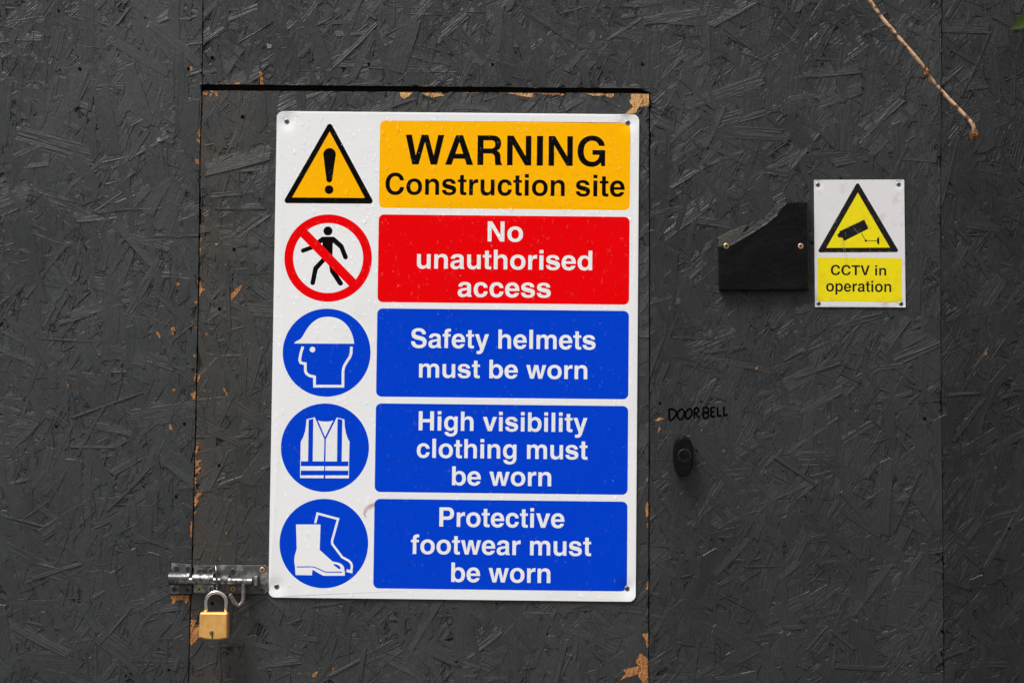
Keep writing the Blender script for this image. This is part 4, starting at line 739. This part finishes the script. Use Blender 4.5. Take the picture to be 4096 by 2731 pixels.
def printed_sheet(outline, layers, dimples, y_front, thick, dim_depth, dim_r, wave=0.0, step=32):
    """outline + painted layers (owner, material, polygon) -> one flat partition per owner; returns dict owner -> (verts, faces, mats)"""
    V = []; F = []
    def add(poly):
        poly = list(poly)
        if sum(poly[i - 1][0] * poly[i][1] - poly[i][0] * poly[i - 1][1] for i in range(len(poly))) < 0: poly = poly[::-1]
        n = len(V); V.extend(Vector(p) for p in poly); F.append(list(range(n, n + len(poly))))
    add(outline)
    for l in layers: add(l[2])
    xs_ = [p[0] for p in outline]; zs_ = [p[1] for p in outline]
    rnd = random.Random(5)
    x = min(xs_) + step / 2
    while x < max(xs_):
        z = min(zs_) + step / 2
        while z < max(zs_):
            V.append(Vector((x + rnd.uniform(-.5, .5), z + rnd.uniform(-.5, .5)))); z += step
        x += step
    for dx, dz in dimples:
        for r in np.arange(1.5, dim_r * 2.6, dim_r * 0.16):
            k = max(6, int(r * 2 * math.pi / (dim_r * 0.22)))
            for j in range(k):
                a = 2 * math.pi * (j + .5 * (int(r) % 2)) / k; px_, pz_ = dx + r * math.cos(a), dz + r * math.sin(a)
                if min(xs_) + 2 < px_ < max(xs_) - 2 and min(zs_) + 2 < pz_ < max(zs_) - 2: V.append(Vector((px_, pz_)))
    res = delaunay_2d_cdt(V, [], F, 1, 1e-3)
    v2, f2, of = res[0], res[2], res[5]
    def dy(x, z):
        d = 0
        for a, b in dimples:
            rr = math.hypot(x - a, z - b) / dim_r; d += dim_depth * math.exp(-rr * rr)
        return y_front + (d + wave * math.sin(x * 0.011 + 1) * math.cos(z * 0.013)) * MM
    groups = {}
    for f, o in zip(f2, of):
        if not o: continue
        top = max(o)
        owner, m = ('board', 'white') if top == 0 else (layers[top - 1][0], layers[top - 1][1])
        if owner == 'board' and top > 0: pass
        a, b, c = (v2[f[0]], v2[f[1]], v2[f[2]])
        s = (b.x - a.x) * (c.y - a.y) - (b.y - a.y) * (c.x - a.x)
        groups.setdefault(owner, []).append((tuple(f) if s > 0 else tuple(reversed(f)), m))
    out = {}
    for ow, fl in groups.items():
        used = {}; vs = []; fs = []; ms = []; mk = []
        for f, m in fl:
            q = []
            for i in f:
                if i not in used: used[i] = len(vs); vs.append((v2[i].x * MM, dy(v2[i].x, v2[i].y), v2[i].y * MM))
                q.append(used[i])
            if m not in mk: mk.append(m)
            fs.append(tuple(q)); ms.append(mk.index(m))
        out[ow] = (vs, fs, mk, ms)
    # rim and back of the board
    n = len(outline); vs = []
    for off, ins in ((0, 0), (0.15, -0.12), (thick, -0.12)):
        for x, z in outline:
            cx = x + (0.12 if ins and x > 0 else -0.12 if ins else 0) ; vs.append((cx * MM if ins else x * MM, dy(x, z) + off * MM, z * MM))
    fs = []
    for k in range(2):
        for j in range(n):
            a = k * n + j; c = k * n + (j + 1) % n; fs.append((a, a + n, c + n, c))
    fs.append(tuple(reversed(range(2 * n, 3 * n))))
    return out, (vs, fs), dy

def drops(name, n, box, seed, dy, parent, rmin, rmax, weight=None):
    rnd = random.Random(seed); mb_v = []; mb_f = []
    seg = 9; x0, x1, z0, z1 = box; cnt = 0
    while cnt < n:
        x = rnd.uniform(x0, x1); z = rnd.uniform(z0, z1)
        if weight and rnd.random() > weight(x, z): continue
        cnt += 1
        r = rmin + (rmax - rmin) * rnd.random() ** 3.0
        el = 1 + (rnd.random() ** 2) * (1.3 if r > 0.9 else 0.5); h = r * rnd.uniform(0.45, 0.65)
        lob = [rnd.uniform(0.82, 1.15) for _ in range(seg)]; b = dy(x, z); n0 = len(mb_v)
        for q, hh in ((1.0, 0.0), (0.86, 0.5), (0.55, 0.86)):
            for k in range(seg):
                a = 2 * math.pi * k / seg
                zz = math.sin(a) * r * el * q * lob[k]
                mb_v.append(((x + math.cos(a) * r * q * lob[k] * (1 - 0.22 * max(0, math.sin(a)) * (el - 1))) * MM, b - (h * hh + 0.01) * MM, (z + zz) * MM))
        mb_v.append((x * MM, b - h * MM, z * MM))
        for i in range(2):
            for k in range(seg):
                a = n0 + i * seg + k; c = n0 + i * seg + (k + 1) % seg
                mb_f.append((a, c, c + seg, a + seg))
        for k in range(seg): mb_f.append((n0 + 2 * seg + k, n0 + 2 * seg + (k + 1) % seg, n0 + 3 * seg))
    o = mesh_obj(name, mb_v, mb_f, M['water'], parent, smooth=True); o['kind'] = 'stuff'
    return o

def screw(parent, x, z, y, r, mtl, rot=0.3, name='screw'):
    """cross-recess screw head, front at y"""
    mb = MB()
    X, Z = x * MM, z * MM; R = r * MM
    mb.lathe(X, Z, [(R * 0.55, y + 0.0001), (R * 0.86, y + 0.0002), (R, y + 0.0006), (R * 0.98, y + 0.0013)], 22, 0)
    o = mb.build(name, [mtl], parent, smooth=False)
    c = MB(); w = R * 0.15; l = R * 0.56
    pts = []
    for k in range(4):
        a = rot + k * math.pi / 2
        d = Vector((math.cos(a), math.sin(a))); nn = Vector((-d.y, d.x))
        pts += [Vector((X, Z)) + d * l - nn * w, Vector((X, Z)) + d * l + nn * w, Vector((X, Z)) + d * w * 1.3 + nn * w * 1.3]
    c.prism([(p.x, p.y) for p in pts], y - 0.00002, y + 0.0005)
    c.build('cross_recess', [M['recess']], o)
    return o

# ------------------------------------------------------------------ the large safety sign
S = D['sign']
sgn = root('safety_sign', (0.0, 0.001, -0.4), 'large white construction site safety sign with coloured panels screwed to the door, beaded with rain', 'sign')
lay = []
PZ = [(385.9, 240.8), (229.8, 84.7), (74.5, -70.6), (-81.6, -226.5), (-237.7, -383.3)]
PX0, PX1 = -128.7, 285.6
pm = ['yellow', 'red', 'blue', 'blue', 'blue']; tm = ['black', 'white', 'white', 'white', 'white']
tl = [t for t in S['text']]
rows = [tl[0:2], tl[2:5], tl[5:7], tl[7:10], tl[10:13]]
for i, (zt, zb) in enumerate(PZ):
    lay.append((('panel', i), pm[i], rrect(PX0, zb, PX1, zt, 9.0)))
    for j, (s, xl, xr, b, size) in enumerate(rows[i]):
        for sg, poly in text_polys(s, xl, xr, b, size):
            lay.append((('text', i, j), tm[i], poly) if sg == '+' else (('panel', i), pm[i], poly))
P0 = ('pict', 0)
lay += [(P0, 'black', rpoly(S['tri_out'], 4.6)), (P0, 'yellow', S['tri_in'])]
# exclamation mark: tapered body between two circles
et, eb = S['exc_top'], S['exc_bot']
lay += [(('sym', 0), 'black', [(et[0] + et[2] * math.cos(a), et[1] + et[2] * math.sin(a)) for a in np.linspace(-0.16, math.pi + 0.16, 26)] +
         [(eb[0] + eb[2] * math.cos(a), eb[1] + eb[2] * math.sin(a)) for a in np.linspace(math.pi + 0.1, 2 * math.pi - 0.1, 14)]),
        (('sym', 0), 'black', circle(S['exc_dot'], 32))]
P1 = ('pict', 1)
lay += [(P1, 'red', circle(S['ring_o'])), (P1, 'white', circle(S['ring_i']))]
for q in S['man']: lay.append((('sym', 1), 'black', q))
for q in S['man_c']: lay.append((('sym', 1), 'black', circle(q, 20)))
lay.append((('sym', 1), 'black', circle(S['head'], 32))); lay.append((P1, 'red', S['slash_ext']))
lay += [(('pict', 2), 'blue', circle(S['d_helm'])), (('sym', 2), 'white', spline(S['helmet'][:-1], 4) + [S['helmet'][-1]]), (('sym', 2), 'white', stroke(S['face'], 10.6 * 0.42 * 2.45 * 0.41 * 1.0)), (('sym', 2), 'white', circle(S['eye'], 28))]
lay.append((('pict', 3), 'blue', circle(S['d_vest'])))
for q in S['vest_w']: lay.append((('sym', 3), 'white', q))
for q in S['vest_b']: lay.append((('pict', 3), 'blue', q))
lay += [(('pict', 4), 'blue', circle(S['d_boot'])), (('sym', 4), 'white', S['boot']), (('pict', 4), 'blue', stroke(S['boot_line'], 1.6)), (('pict', 4), 'blue', S['boot_toe']),
        (('sym', 4), 'white', stroke(S['boot2'], 3.7)), (('sym', 4), 'white', S['boot2_foot'])]
outl = rrect(-300, -400, 300, 400, 11.0, 10)
parts, rim, dyS = printed_sheet(outl, lay, S['screws'], 0.0, 2.4, 1.9, 13.0, wave=0.25)
nm = {'panel': 'text_panel', 'text': 'lettering', 'pict': 'pictogram', 'sym': 'symbol'}
objs = {}
vs, fs, mk, ms = parts['board']
n0 = len(vs)
bo = mesh_obj('backing_board', vs + rim[0], fs + [tuple(i + n0 for i in f) for f in rim[1]], M['white'], sgn)
plab = ['yellow panel reading WARNING Construction site', 'red panel reading No unauthorised access', 'blue panel reading Safety helmets must be worn', 'blue panel reading High visibility clothing must be worn', 'blue panel reading Protective footwear must be worn']
clab = ['black edged yellow triangle with exclamation mark', 'red prohibition ring over a walking figure', 'blue disc with head in safety helmet', 'blue disc with high visibility vest', 'blue disc with safety boots']
for i in range(5):
    for kd, lb in (('panel', plab[i]), ('pict', clab[i])):
        vs, fs, mk, ms = parts[(kd, i)]
        o = mesh_obj(nm[kd], vs, fs, [M[k] for k in mk], sgn, midx=ms); o['label'] = lb; objs[(kd, i)] = o
    for key_ in [('text', i, j) for j in range(len(rows[i]))] + [('sym', i)]:
        vs, fs, mk, ms = parts[key_]
        mesh_obj(nm[key_[0]], vs, fs, [M[k] for k in mk], objs[('panel' if key_[0] == 'text' else 'pict', i)], midx=ms)
for k, (x, z) in enumerate(S['screws']):
    screw(sgn, x, z, dyS(x, z) - 0.0011, 4.3, M['zinc'], 0.4 + k)
def wsgn(x, z): return 0.35 + 0.65 * min(1, max(0, (z + 400) / 800)) * (1.0 if x < -110 or z > 230 or True else 0.8)
drops('raindrops', 5600, (-296, 296, -396, 396), 3, dyS, sgn, 0.42, 2.9, wsgn)

# rusty thread caught on the sign
tp = smooth_path([(a * MM, -0.0012, b * MM) for a, b in D['thread']], 6)
th = MB().tube(tp, [0.0006 - 0.00035 * i / len(tp) for i in range(len(tp))], 6).build('thread', M['thread'], base=(-0.135, -0.001, -0.24), smooth=True)
setp(th, 'thin curled rusty red thread stuck on the sign left of the bottom blue panel', 'thread')

# ------------------------------------------------------------------ the small camera sign
K = D['cctv']
cs = root('cctv_sign', (0.6642, 0.001, 0.0847), 'small white and yellow camera warning sign with scratched black triangle right of the black offcut', 'sign')
c0, c1, c2, c3 = K['corners']
cout = [c3, c2, c1, c0]
cout = rpoly(cout, 1.0, 4)
cl = [('pict', 'cblack', rpoly(K['tri_out'], 3.0)), ('pict', 'cyellow', K['tri_in']), ('sym', 'cblack', K['body']), ('sym', 'cblack', K['lens']), ('sym', 'cblack', stroke(K['arm'], 1.1)),
      ('sym', 'cblack', circle(K['joint'], 16)), ('sym', 'cblack', K['mount']),
      ('panel', 'cyellow', rrect(K['panel'][0], K['panel'][1], K['panel'][2], K['panel'][3], 3.4))]
for s, xl, xr, b, size in K['text']:
    for sg, poly in text_polys(s, xl, xr, b, size):
        cl.append(('text', 'cblack', poly) if sg == '+' else ('panel', 'cyellow', poly))
cparts, crim, dyC = printed_sheet(cout, cl, K['screws'], 0.0006, 1.2, 0.9, 6.5, step=16)
vs, fs, mk, ms = cparts['board']; n0 = len(vs)
mesh_obj('backing_board', vs + crim[0], fs + [tuple(i + n0 for i in f) for f in crim[1]], M['cwhite'], cs)
vs, fs, mk, ms = cparts['pict']; cp = mesh_obj('pictogram', vs, fs, [M[k] for k in mk], cs, midx=ms)
vs, fs, mk, ms = cparts['sym']; mesh_obj('symbol', vs, fs, [M[k] for k in mk], cp, midx=ms)
vs, fs, mk, ms = cparts['panel']; cpn = mesh_obj('text_panel', vs, fs, [M[k] for k in mk], cs, midx=ms); cpn['label'] = 'yellow panel reading CCTV in operation'
vs, fs, mk, ms = cparts['text']; mesh_obj('lettering', vs, fs, [M[k] for k in mk], cpn, midx=ms)
for k, (x, z) in enumerate(K['screws']): screw(cs, x, z, dyC(x, z) - 0.0011, 3.7, M['zinc'], 0.2 + k)
drops('raindrops', 150, (592, 736, 88, 292), 8, dyC, cs, 0.3, 2.0)
# pale scratches through the print
rnd = random.Random(77); sv = []; sf = []
def scratch(x0, z0, x1, z1, w):
    a = Vector((x0, z0)); b = Vector((x1, z1)); d = (b - a).normalized(); nn = Vector((-d.y, d.x)) * w
    n = len(sv)
    for p in (a - nn, b - nn * .3, b + nn * .3, a + nn): sv.append((p.x * MM, dyC(p.x, p.y) - 0.00006 - 0.000002 * n, p.y * MM))
    sf.append((n, n + 1, n + 2, n + 3))
t3 = K['tri_out']
for _ in range(46):
    e = rnd.randrange(3); a, b = Vector(t3[e]), Vector(t3[(e + 1) % 3]); p = a.lerp(b, rnd.uniform(.08, .92)); cc = Vector((663.5, 185)); p = p + (cc - p).normalized() * rnd.uniform(1.0, 5.5)
    an = rnd.uniform(0, math.pi); l = rnd.uniform(1, 6); scratch(p.x, p.y, p.x + l * math.cos(an), p.y + l * math.sin(an), rnd.uniform(.08, .2))
for q in ((637, 196, 645, 158, .28), (634, 198, 641, 159, .22), (640, 208, 642, 200, .2), (655, 215, 662, 206, .3), (676, 221, 684, 213, .3), (681, 239, 688, 232, .35)): scratch(*q)
for _ in range(26): scratch(*(lambda x, z: (x, z, x + rnd.uniform(-4, 4), z + rnd.uniform(-3, 3)))(rnd.uniform(640, 668), rnd.uniform(208, 224)), .13)
sm_ = mat('scratch', (0.30, 0.28, 0.18), 0.6)
mesh_obj('scratches', sv, sf, sm_, cs)

# ------------------------------------------------------------------ black offcut board left of the small sign
pl = root('offcut_board', (0.5, 0.0, 0.111), 'black board offcut with a slanted broken top held by two brass screws', 'offcut')
def rag_poly(pts, seed, a=0.5, sp=4):
    rnd = random.Random(seed); out = []
    for i in range(len(pts)):
        p, q = Vector(pts[i]), Vector(pts[(i + 1) % len(pts)]); k = max(1, int((q - p).length / sp))
        for j in range(k):
            r = p.lerp(q, j / k); out.append((r.x + rnd.uniform(-a, a) * (j > 0), r.y + rnd.uniform(-a, a) * (j > 0)))
    return out
MB().prism([(x * MM, z * MM) for x, z in D['plate']], -0.0105, 0.0022, 0.0028).build('board_face', M['plate'], pl)
MB().prism([(x * MM, z * MM) for x, z in rag_poly(D['plate_rim'], 4, 0.25)], -0.0074, 0.0024, 0.0).build('broken_edge', M['plate_rim'], pl)
MB().prism([(x * MM, z * MM) for x, z in rag_poly(D['plate_chip'], 6, 0.4)], -0.0052, 0.0026, 0.0008).build('rear_layer', M['plate_chip'], pl)
screw(pl, *D['plate_screws'][0], -0.0112, 4.7, M['brass_screw'], 0.2)
screw(pl, *D['plate_screws'][1], -0.0112, 4.6, M['copper_screw'], 0.1)

# ------------------------------------------------------------------ doorbell
bc, bL, bR, bT, bB = D['bell']
bx, bz = (bL[0] + bR[0]) / 2, (bT[1] + bB[1]) / 2; hw_, hh_ = (bR[0] - bL[0]) / 2, (bT[1] - bB[1]) / 2
bell = root('doorbell', (bx * MM, 0.002, bz * MM), 'black oval push button doorbell under the handwritten word', 'doorbell')
mb = MB(); prof = [(0.70, -0.0165), (0.84, -0.0160), (0.94, -0.0135), (0.985, -0.009), (1.0, -0.004), (1.0, 0.003)]
vs = []; fs = []; seg = 48
for s_, y in prof:
    for k in range(seg):
        a = 2 * math.pi * k / seg; ca, sa = math.cos(a), math.sin(a)
        e = 2 / 2.45; w_ = hw_ * s_ if s_ > .9 else hw_ - (1 - s_) * hw_; h_ = hh_ - (1 - s_) * hw_
        vs.append(((bx + w_ * abs(ca) ** e * (1 if ca >= 0 else -1)) * MM, y, (bz + h_ * abs(sa) ** e * (1 if sa >= 0 else -1)) * MM))
for i in range(len(prof) - 1):
    for k in range(seg):
        a = i * seg + k; b = i * seg + (k + 1) % seg; fs.append((a, a + seg, b + seg, b))
fs.append(tuple(range(seg)))
mesh_obj('housing', vs, fs, M['bell'], bell, smooth=False)
qx, qz, qr = D['bell_btn'][0] * MM, D['bell_btn'][1] * MM, D['bell_btn'][2] * MM * 0.92
MB().lathe(qx, qz, [(qr * 0.3, -0.0168), (qr * .7, -0.0171), (qr * 0.95, -0.0176), (qr * 0.96, -0.0160)], 36).build('push_button', M['bell'], bell)
ring = MB(); tor = [(qx + qr * math.cos(2 * math.pi * k / 48), -0.0168, qz + qr * math.sin(2 * math.pi * k / 48)) for k in range(49)]
ring.tube(tor, 0.00045, 6, cap=False).build('button_ring', M['bell_ring'], bell, smooth=True)

# ------------------------------------------------------------------ barrel bolt on the door, keeper on the left board
BD = D['bolt']
bt = root('barrel_bolt', (-0.36, 0.002, -0.372), 'steel barrel bolt with curled handle on a painted plate, left of the big sign', 'bolt')
MB().prism([(x * MM, z * MM) for x, z in BD['plate']], -0.0005, 0.0018, 0.0006).build('back_plate', M['ppaint'], bt)
ra = (BD['rod'][0][0] * MM, BD['rod'][1][0] * MM); rz = -373.4 * MM; ry = -0.0085; rr_ = 0.0060
rodp = [(ra[0] + 0.012, ry, rz + .0004), (ra[1] - 0.001, ry, rz - .0004), (ra[1], ry, rz - .0004)]
MB().tube(rodp, [rr_, rr_, rr_ * .82], 28).build('rod', M['steel'], bt, smooth=False)
def arch(x0, x1, r, zc, wide, foot_z0, foot_z1, name, m, parent):
    """pressed strap: half cylinder cover over the rod with flat feet"""
    mb = MB(); prof = [(foot_z1, -0.0006), (zc + r * 1.02, -0.0008)]
    for k in range(0, 13):
        a = math.pi / 2 - math.pi * k / 12; prof.append((zc + r * math.sin(a), -0.0040 - (r * 0.98) * math.cos(a) * 1.25))
    prof += [(zc - r * 1.02, -0.0008), (foot_z0, -0.0006)]
    vs = []; fs = []; th_ = 0.0012
    for x in (x0, x1):
        for z, y in prof: vs.append((x, y - 0.0006, z))
    for x in (x0, x1):
        for z, y in prof: vs.append((x, y + th_, zc + (z - zc) * 0.9))
    n = len(prof)
    for j in range(n - 1):
        fs.append((j, j + n, j + n + 1, j + 1)); fs.append((2 * n + j, 2 * n + j + 1, 3 * n + j + 1, 3 * n + j))
        fs.append((j, j + 1, 2 * n + j + 1, 2 * n + j)); fs.append((n + j, 3 * n + j, 3 * n + j + 1, n + j + 1))
    fs.append((0, 2 * n, 3 * n, n)); fs.append((n - 1, 2 * n - 1, 4 * n - 1, 3 * n - 1))
    return mesh_obj(name, vs, fs, m, parent, smooth=False)
arch(-0.4222, -0.3892, 0.0085, -0.3705, 0, -0.3935, -0.3505, 'guide_strap', M['steel'], bt)
arch(-0.3765, -0.3640, 0.0082, -0.3722, 0, -0.3935, -0.3505, 'guide_strap', M['ppaint'], bt)
cp_ = [(-339.3, -374.5), (-339.1, -384), (-338.6, -395.7), (-339.3, -405.5), (-344.7, -412.0), (-350.5, -408.8), (-355.8, -400.1), (-359.6, -393.4)]
MB().tube(smooth_path([(x * MM, -0.0100 - 0.0012 * i, z * MM) for i, (x, z) in enumerate(cp_)], 6), 0.0036, 14).build('curled_handle', M['dull'], bt, smooth=True)
sx0, sx1 = BD['stop'][0][0] * MM - 0.0015, BD['stop'][1][0] * MM + 0.001
MB().box(sx0, sx1, -0.0105, 0.0, -0.3808, -0.3648, 0.0012).build('end_stop', M['ppaint'], bt)
# staple loop round the rod that takes the padlock
st = []
for k in range(41):
    a = 2 * math.pi * k / 40; st.append((-0.3830 + 0.0036 * math.cos(a + 0.5), -0.0125 - 0.0125 * math.cos(a), -0.3713 - 0.0002 + 0.0245 * math.sin(a)))
MB().tube(st, 0.0019, 12, cap=False).build('staple', M['steel'], bt, smooth=True)
for i, (x, z) in enumerate(BD['scr'][4:]):
    m_ = {0: 'painted_screw', 1: 'painted_screw', 2: 'painted_screw', 3: 'copper_screw', 4: 'brass_screw', 5: 'dull', 6: 'brass_screw', 7: 'painted_screw'}[i]
    screw(bt, x, z, -0.0018, 4.4 if i not in (0, 5) else 3.8, M[m_], 0.3 + i)
kp = root('bolt_keeper', (-0.444, 0.002, -0.372), 'painted barrel keeper plate on the left board, with torn wood below it', 'bolt keeper')
MB().prism([(x * MM, z * MM) for x, z in BD['keeper'][:4]], -0.0005, 0.0018, 0.0006).build('back_plate', M['ppaint'], kp)
kc = MB(); kx0, kx1 = -0.4618, -0.4280
pr = []
for k in range(15):
    a = math.pi / 2 - math.pi * k / 14; pr.append((-0.3712 + 0.0108 * math.sin(a), -0.0030 - 0.0115 * math.cos(a)))
vs = [(kx0, y, z) for z, y in pr] + [(kx1, y, z) for z, y in pr] + [(kx0, y * 0.78, -0.3712 + (z + 0.3712) * .84) for z, y in pr] + [(kx1, y * 0.78, -0.3712 + (z + 0.3712) * .84) for z, y in pr]
n = len(pr); fs = []
for j in range(n - 1):
    fs += [(j, j + n, j + n + 1, j + 1), (2 * n + j, 2 * n + j + 1, 3 * n + j + 1, 3 * n + j), (j, j + 1, 2 * n + j + 1, 2 * n + j), (n + j, 3 * n + j, 3 * n + j + 1, n + j + 1)]
KM = mat('half_painted_steel', (0.07, 0.071, 0.075), 0.32, 0.6, bump=(200, 0.0003), vary=(55, (0.42, 0.41, 0.41), 0.60, 0.64))
mesh_obj('barrel', vs, fs, KM, kp, smooth=False)
MB().tube([(-0.4440, ry, rz + .0002), (-0.4205, ry, rz + .0002)], rr_ * 1.0, 24).build('socket', M['dull'], kp)
for i, (x, z) in enumerate(BD['scr'][:4]): screw(kp, x, z, -0.0018, 4.6, M['painted_screw'], 0.3 + i)

# ------------------------------------------------------------------ brass padlock
pk = root('padlock', (-0.382, -0.03, -0.463), 'brass padlock with chromed shackle hanging from the bolt staple', 'padlock')
px0, px1, pz1 = -0.4046, -0.3588, -0.4212
bpts = []
for k in range(13):
    t = k / 12; bpts.append((px0 + (px1 - px0) * t, -0.4607 - 0.0035 * (1 - (2 * t - 1) ** 2) - 0.0006 * t))
outline = [(px0 + .0005, pz1 - .0015), (px0 + 0.002, pz1), (px1 - 0.002, pz1), (px1 - .0005, pz1 - .0015)] + bpts[::-1]
mb = MB()
fr_, bk_ = -0.0375, -0.0215
mb.prism(outline, fr_, bk_, 0.0022)
mb.build('body', M['brass'], pk)
sp = []
for k in range(25):
    a = math.pi * k / 24; sp.append((-0.3795 - 0.0162 * math.cos(a), -0.0290, -0.4040 + 0.0150 * math.sin(a)))
shp = [(-0.3957, -0.0290, -0.424)] + [(-0.3957, -0.0290, -0.412)] + sp + [(-0.3633, -0.0290, -0.412), (-0.3633, -0.0290, -0.424)]
MB().tube(shp, 0.0031, 18).build('shackle', M['chrome'], pk, smooth=True)
kx, kz = -0.3838, -0.4538
kyl = MB().lathe(kx, kz, [(0.0022, fr_ - 0.0001), (0.0040, fr_ - 0.0002), (0.0042, fr_ + 0.0012)], 28).build('key_cylinder', mat('cylinder_brass', (0.30, 0.22, 0.10), 0.4, 0.7), pk)
MB().prism([(kx - 0.0003, kz + 0.0026), (kx + 0.0010, kz + 0.0026), (kx + 0.0022, kz - 0.0085), (kx - 0.0001, kz - 0.0088)], fr_ - 0.0004, fr_ + 0.001).build('keyhole', M['recess'], kyl)

# ------------------------------------------------------------------ dead stem hanging in from above
tw = root('dead_stem', (0.6474, -0.045, 0.6154), 'dead brown plant stem slanting down across the right boards', 'stem')
tp = [(x * MM, -0.045 + 0.004 * math.sin(i), z * MM) for i, (x, z) in enumerate(D['twig'])]
tp = [(0.50, -0.10, 0.83), (0.585, -0.06, 0.705)] + tp
sp = smooth_path(tp, 8); rnd = random.Random(3)
k1 = len(sp) * 9 // 14
MB().tube(sp, [0.0031 + 0.00018 * math.sin(i * 0.37) + rnd.uniform(-.00006, .00006) for i in range(len(sp))], 14).build('stalk', M['twig'], tw, smooth=True)
def knob(c, r, seed, name, sq=1.0):
    rnd = random.Random(seed); vs = []; fs = []; seg = 12; rings = 8
    for i in range(rings + 1):
        th_ = math.pi * i / rings
        for k in range(seg):
            a = 2 * math.pi * k / seg; q = r * rnd.uniform(.75, 1.2)
            vs.append((c[0] + q * math.sin(th_) * math.cos(a), c[1] + q * math.sin(th_) * math.sin(a), c[2] + q * sq * math.cos(th_)))
    for i in range(rings):
        for k in range(seg):
            a = i * seg + k; b = i * seg + (k + 1) % seg; fs.append((a, a + seg, b + seg, b))
    return mesh_obj(name, vs, fs, M['twig_dark'], tw, smooth=False)
knob((0.7625, -0.045, 0.4640), 0.0058, 1, 'node', 1.35)
knob((0.8395, -0.045, 0.3635), 0.0066, 2, 'broken_tip', 1.5)
MB().tube([(0.766, -0.049, 0.457), (0.764, -0.051, 0.448), (0.770, -0.050, 0.444), (0.774, -0.049, 0.448)], 0.0006, 6).build('bark_curl', M['twig_dark'], tw)
MB().tube([(0.836, -0.048, 0.361), (0.829, -0.049, 0.364)], [0.0008, 0.0003], 6).build('bark_curl', M['twig_dark'], tw)

# ------------------------------------------------------------------ evergreen shrub overhanging from the right, mostly outside the picture
sh = root('shrub', (1.25, -0.25, -1.45), 'glossy green leaves of a shrub reaching in at the top right corner', 'shrub')
def leaf(c, L, W, direc, nrm, m, name='leaf'):
    d = Vector(direc).normalized(); n_ = Vector(nrm).normalized(); s = d.cross(n_).normalized(); n_ = s.cross(d)
    vs = []; fs = []; nu = 10
    for i in range(nu + 1):
        t = i / nu; w = W * (math.sin(math.pi * min(1, t ** 0.85)) ** 0.8) if 0 < i < nu else 0.0004
        p = Vector(c) + d * L * t + n_ * (-0.18 * L * t * t)
        for q in (-1, 0, 1): vs.append(tuple(p + s * w * q + n_ * (0.14 * w * abs(q))))
    for i in range(nu):
        for q in range(2):
            a = i * 3 + q; fs.append((a, a + 1, a + 4, a + 3))
    return mesh_obj(name, vs, fs, m, sh, smooth=True)
rnd = random.Random(12)
stems = []
for i in range(7):
    x = 1.12 + i * 0.10; y = -0.12 - 0.14 * rnd.random(); h = 0.35 + rnd.random() * 0.8
    pth = smooth_path([(1.25 + (x - 1.25) * .3, -0.25, -1.45), (x, y, -0.5), (x - 0.02, y + .04, h * .5), (x - 0.05, y, h)], 6)
    stems.append(pth)
    MB().tube(pth, [0.009 - 0.0002 * j for j in range(len(pth))], 8).build('stem', M['twig_dark'], sh, smooth=True)
lc = 0
for pth in stems:
    for j in range(4, len(pth)):
        for _ in range(3):
            p = pth[j] + Vector((rnd.uniform(-.03, .03), rnd.uniform(-.03, .03), rnd.uniform(-.05, .05)))
            dd = Vector((rnd.uniform(-1, 1), rnd.uniform(-1, .2), rnd.uniform(-.6, .9)))
            if p.x < 1.06: continue
            if lc >= 84: continue
            leaf(p, rnd.uniform(.05, .085), rnd.uniform(.015, .024), dd, (rnd.uniform(-.4, .4), -1, rnd.uniform(.2, 1)), M['leaf'] if rnd.random() < .6 else M['leaf_dark']); lc += 1
# the shoot whose leaf reaches into the corner
MB().tube(smooth_path([tuple(stems[0][12]), (1.02, -0.06, 0.50), (0.975, -0.05, 0.555)], 6), 0.002, 8).build('shoot', M['twig_dark'], sh, smooth=True)
leaf((0.972, -0.052, 0.572), 0.080, 0.015, (-1, 0, -0.42), (0.0, -1, 0.25), M['leaf'])
leaf((0.995, -0.046, 0.597), 0.092, 0.018, (-1, 0, -0.50), (0.0, -0.8, 0.75), M['leaf_dark'])
leaf((0.985, -0.055, 0.56), 0.06, 0.017, (0.5, -.2, -0.8), (0.2, -1, 0.3), M['leaf'])
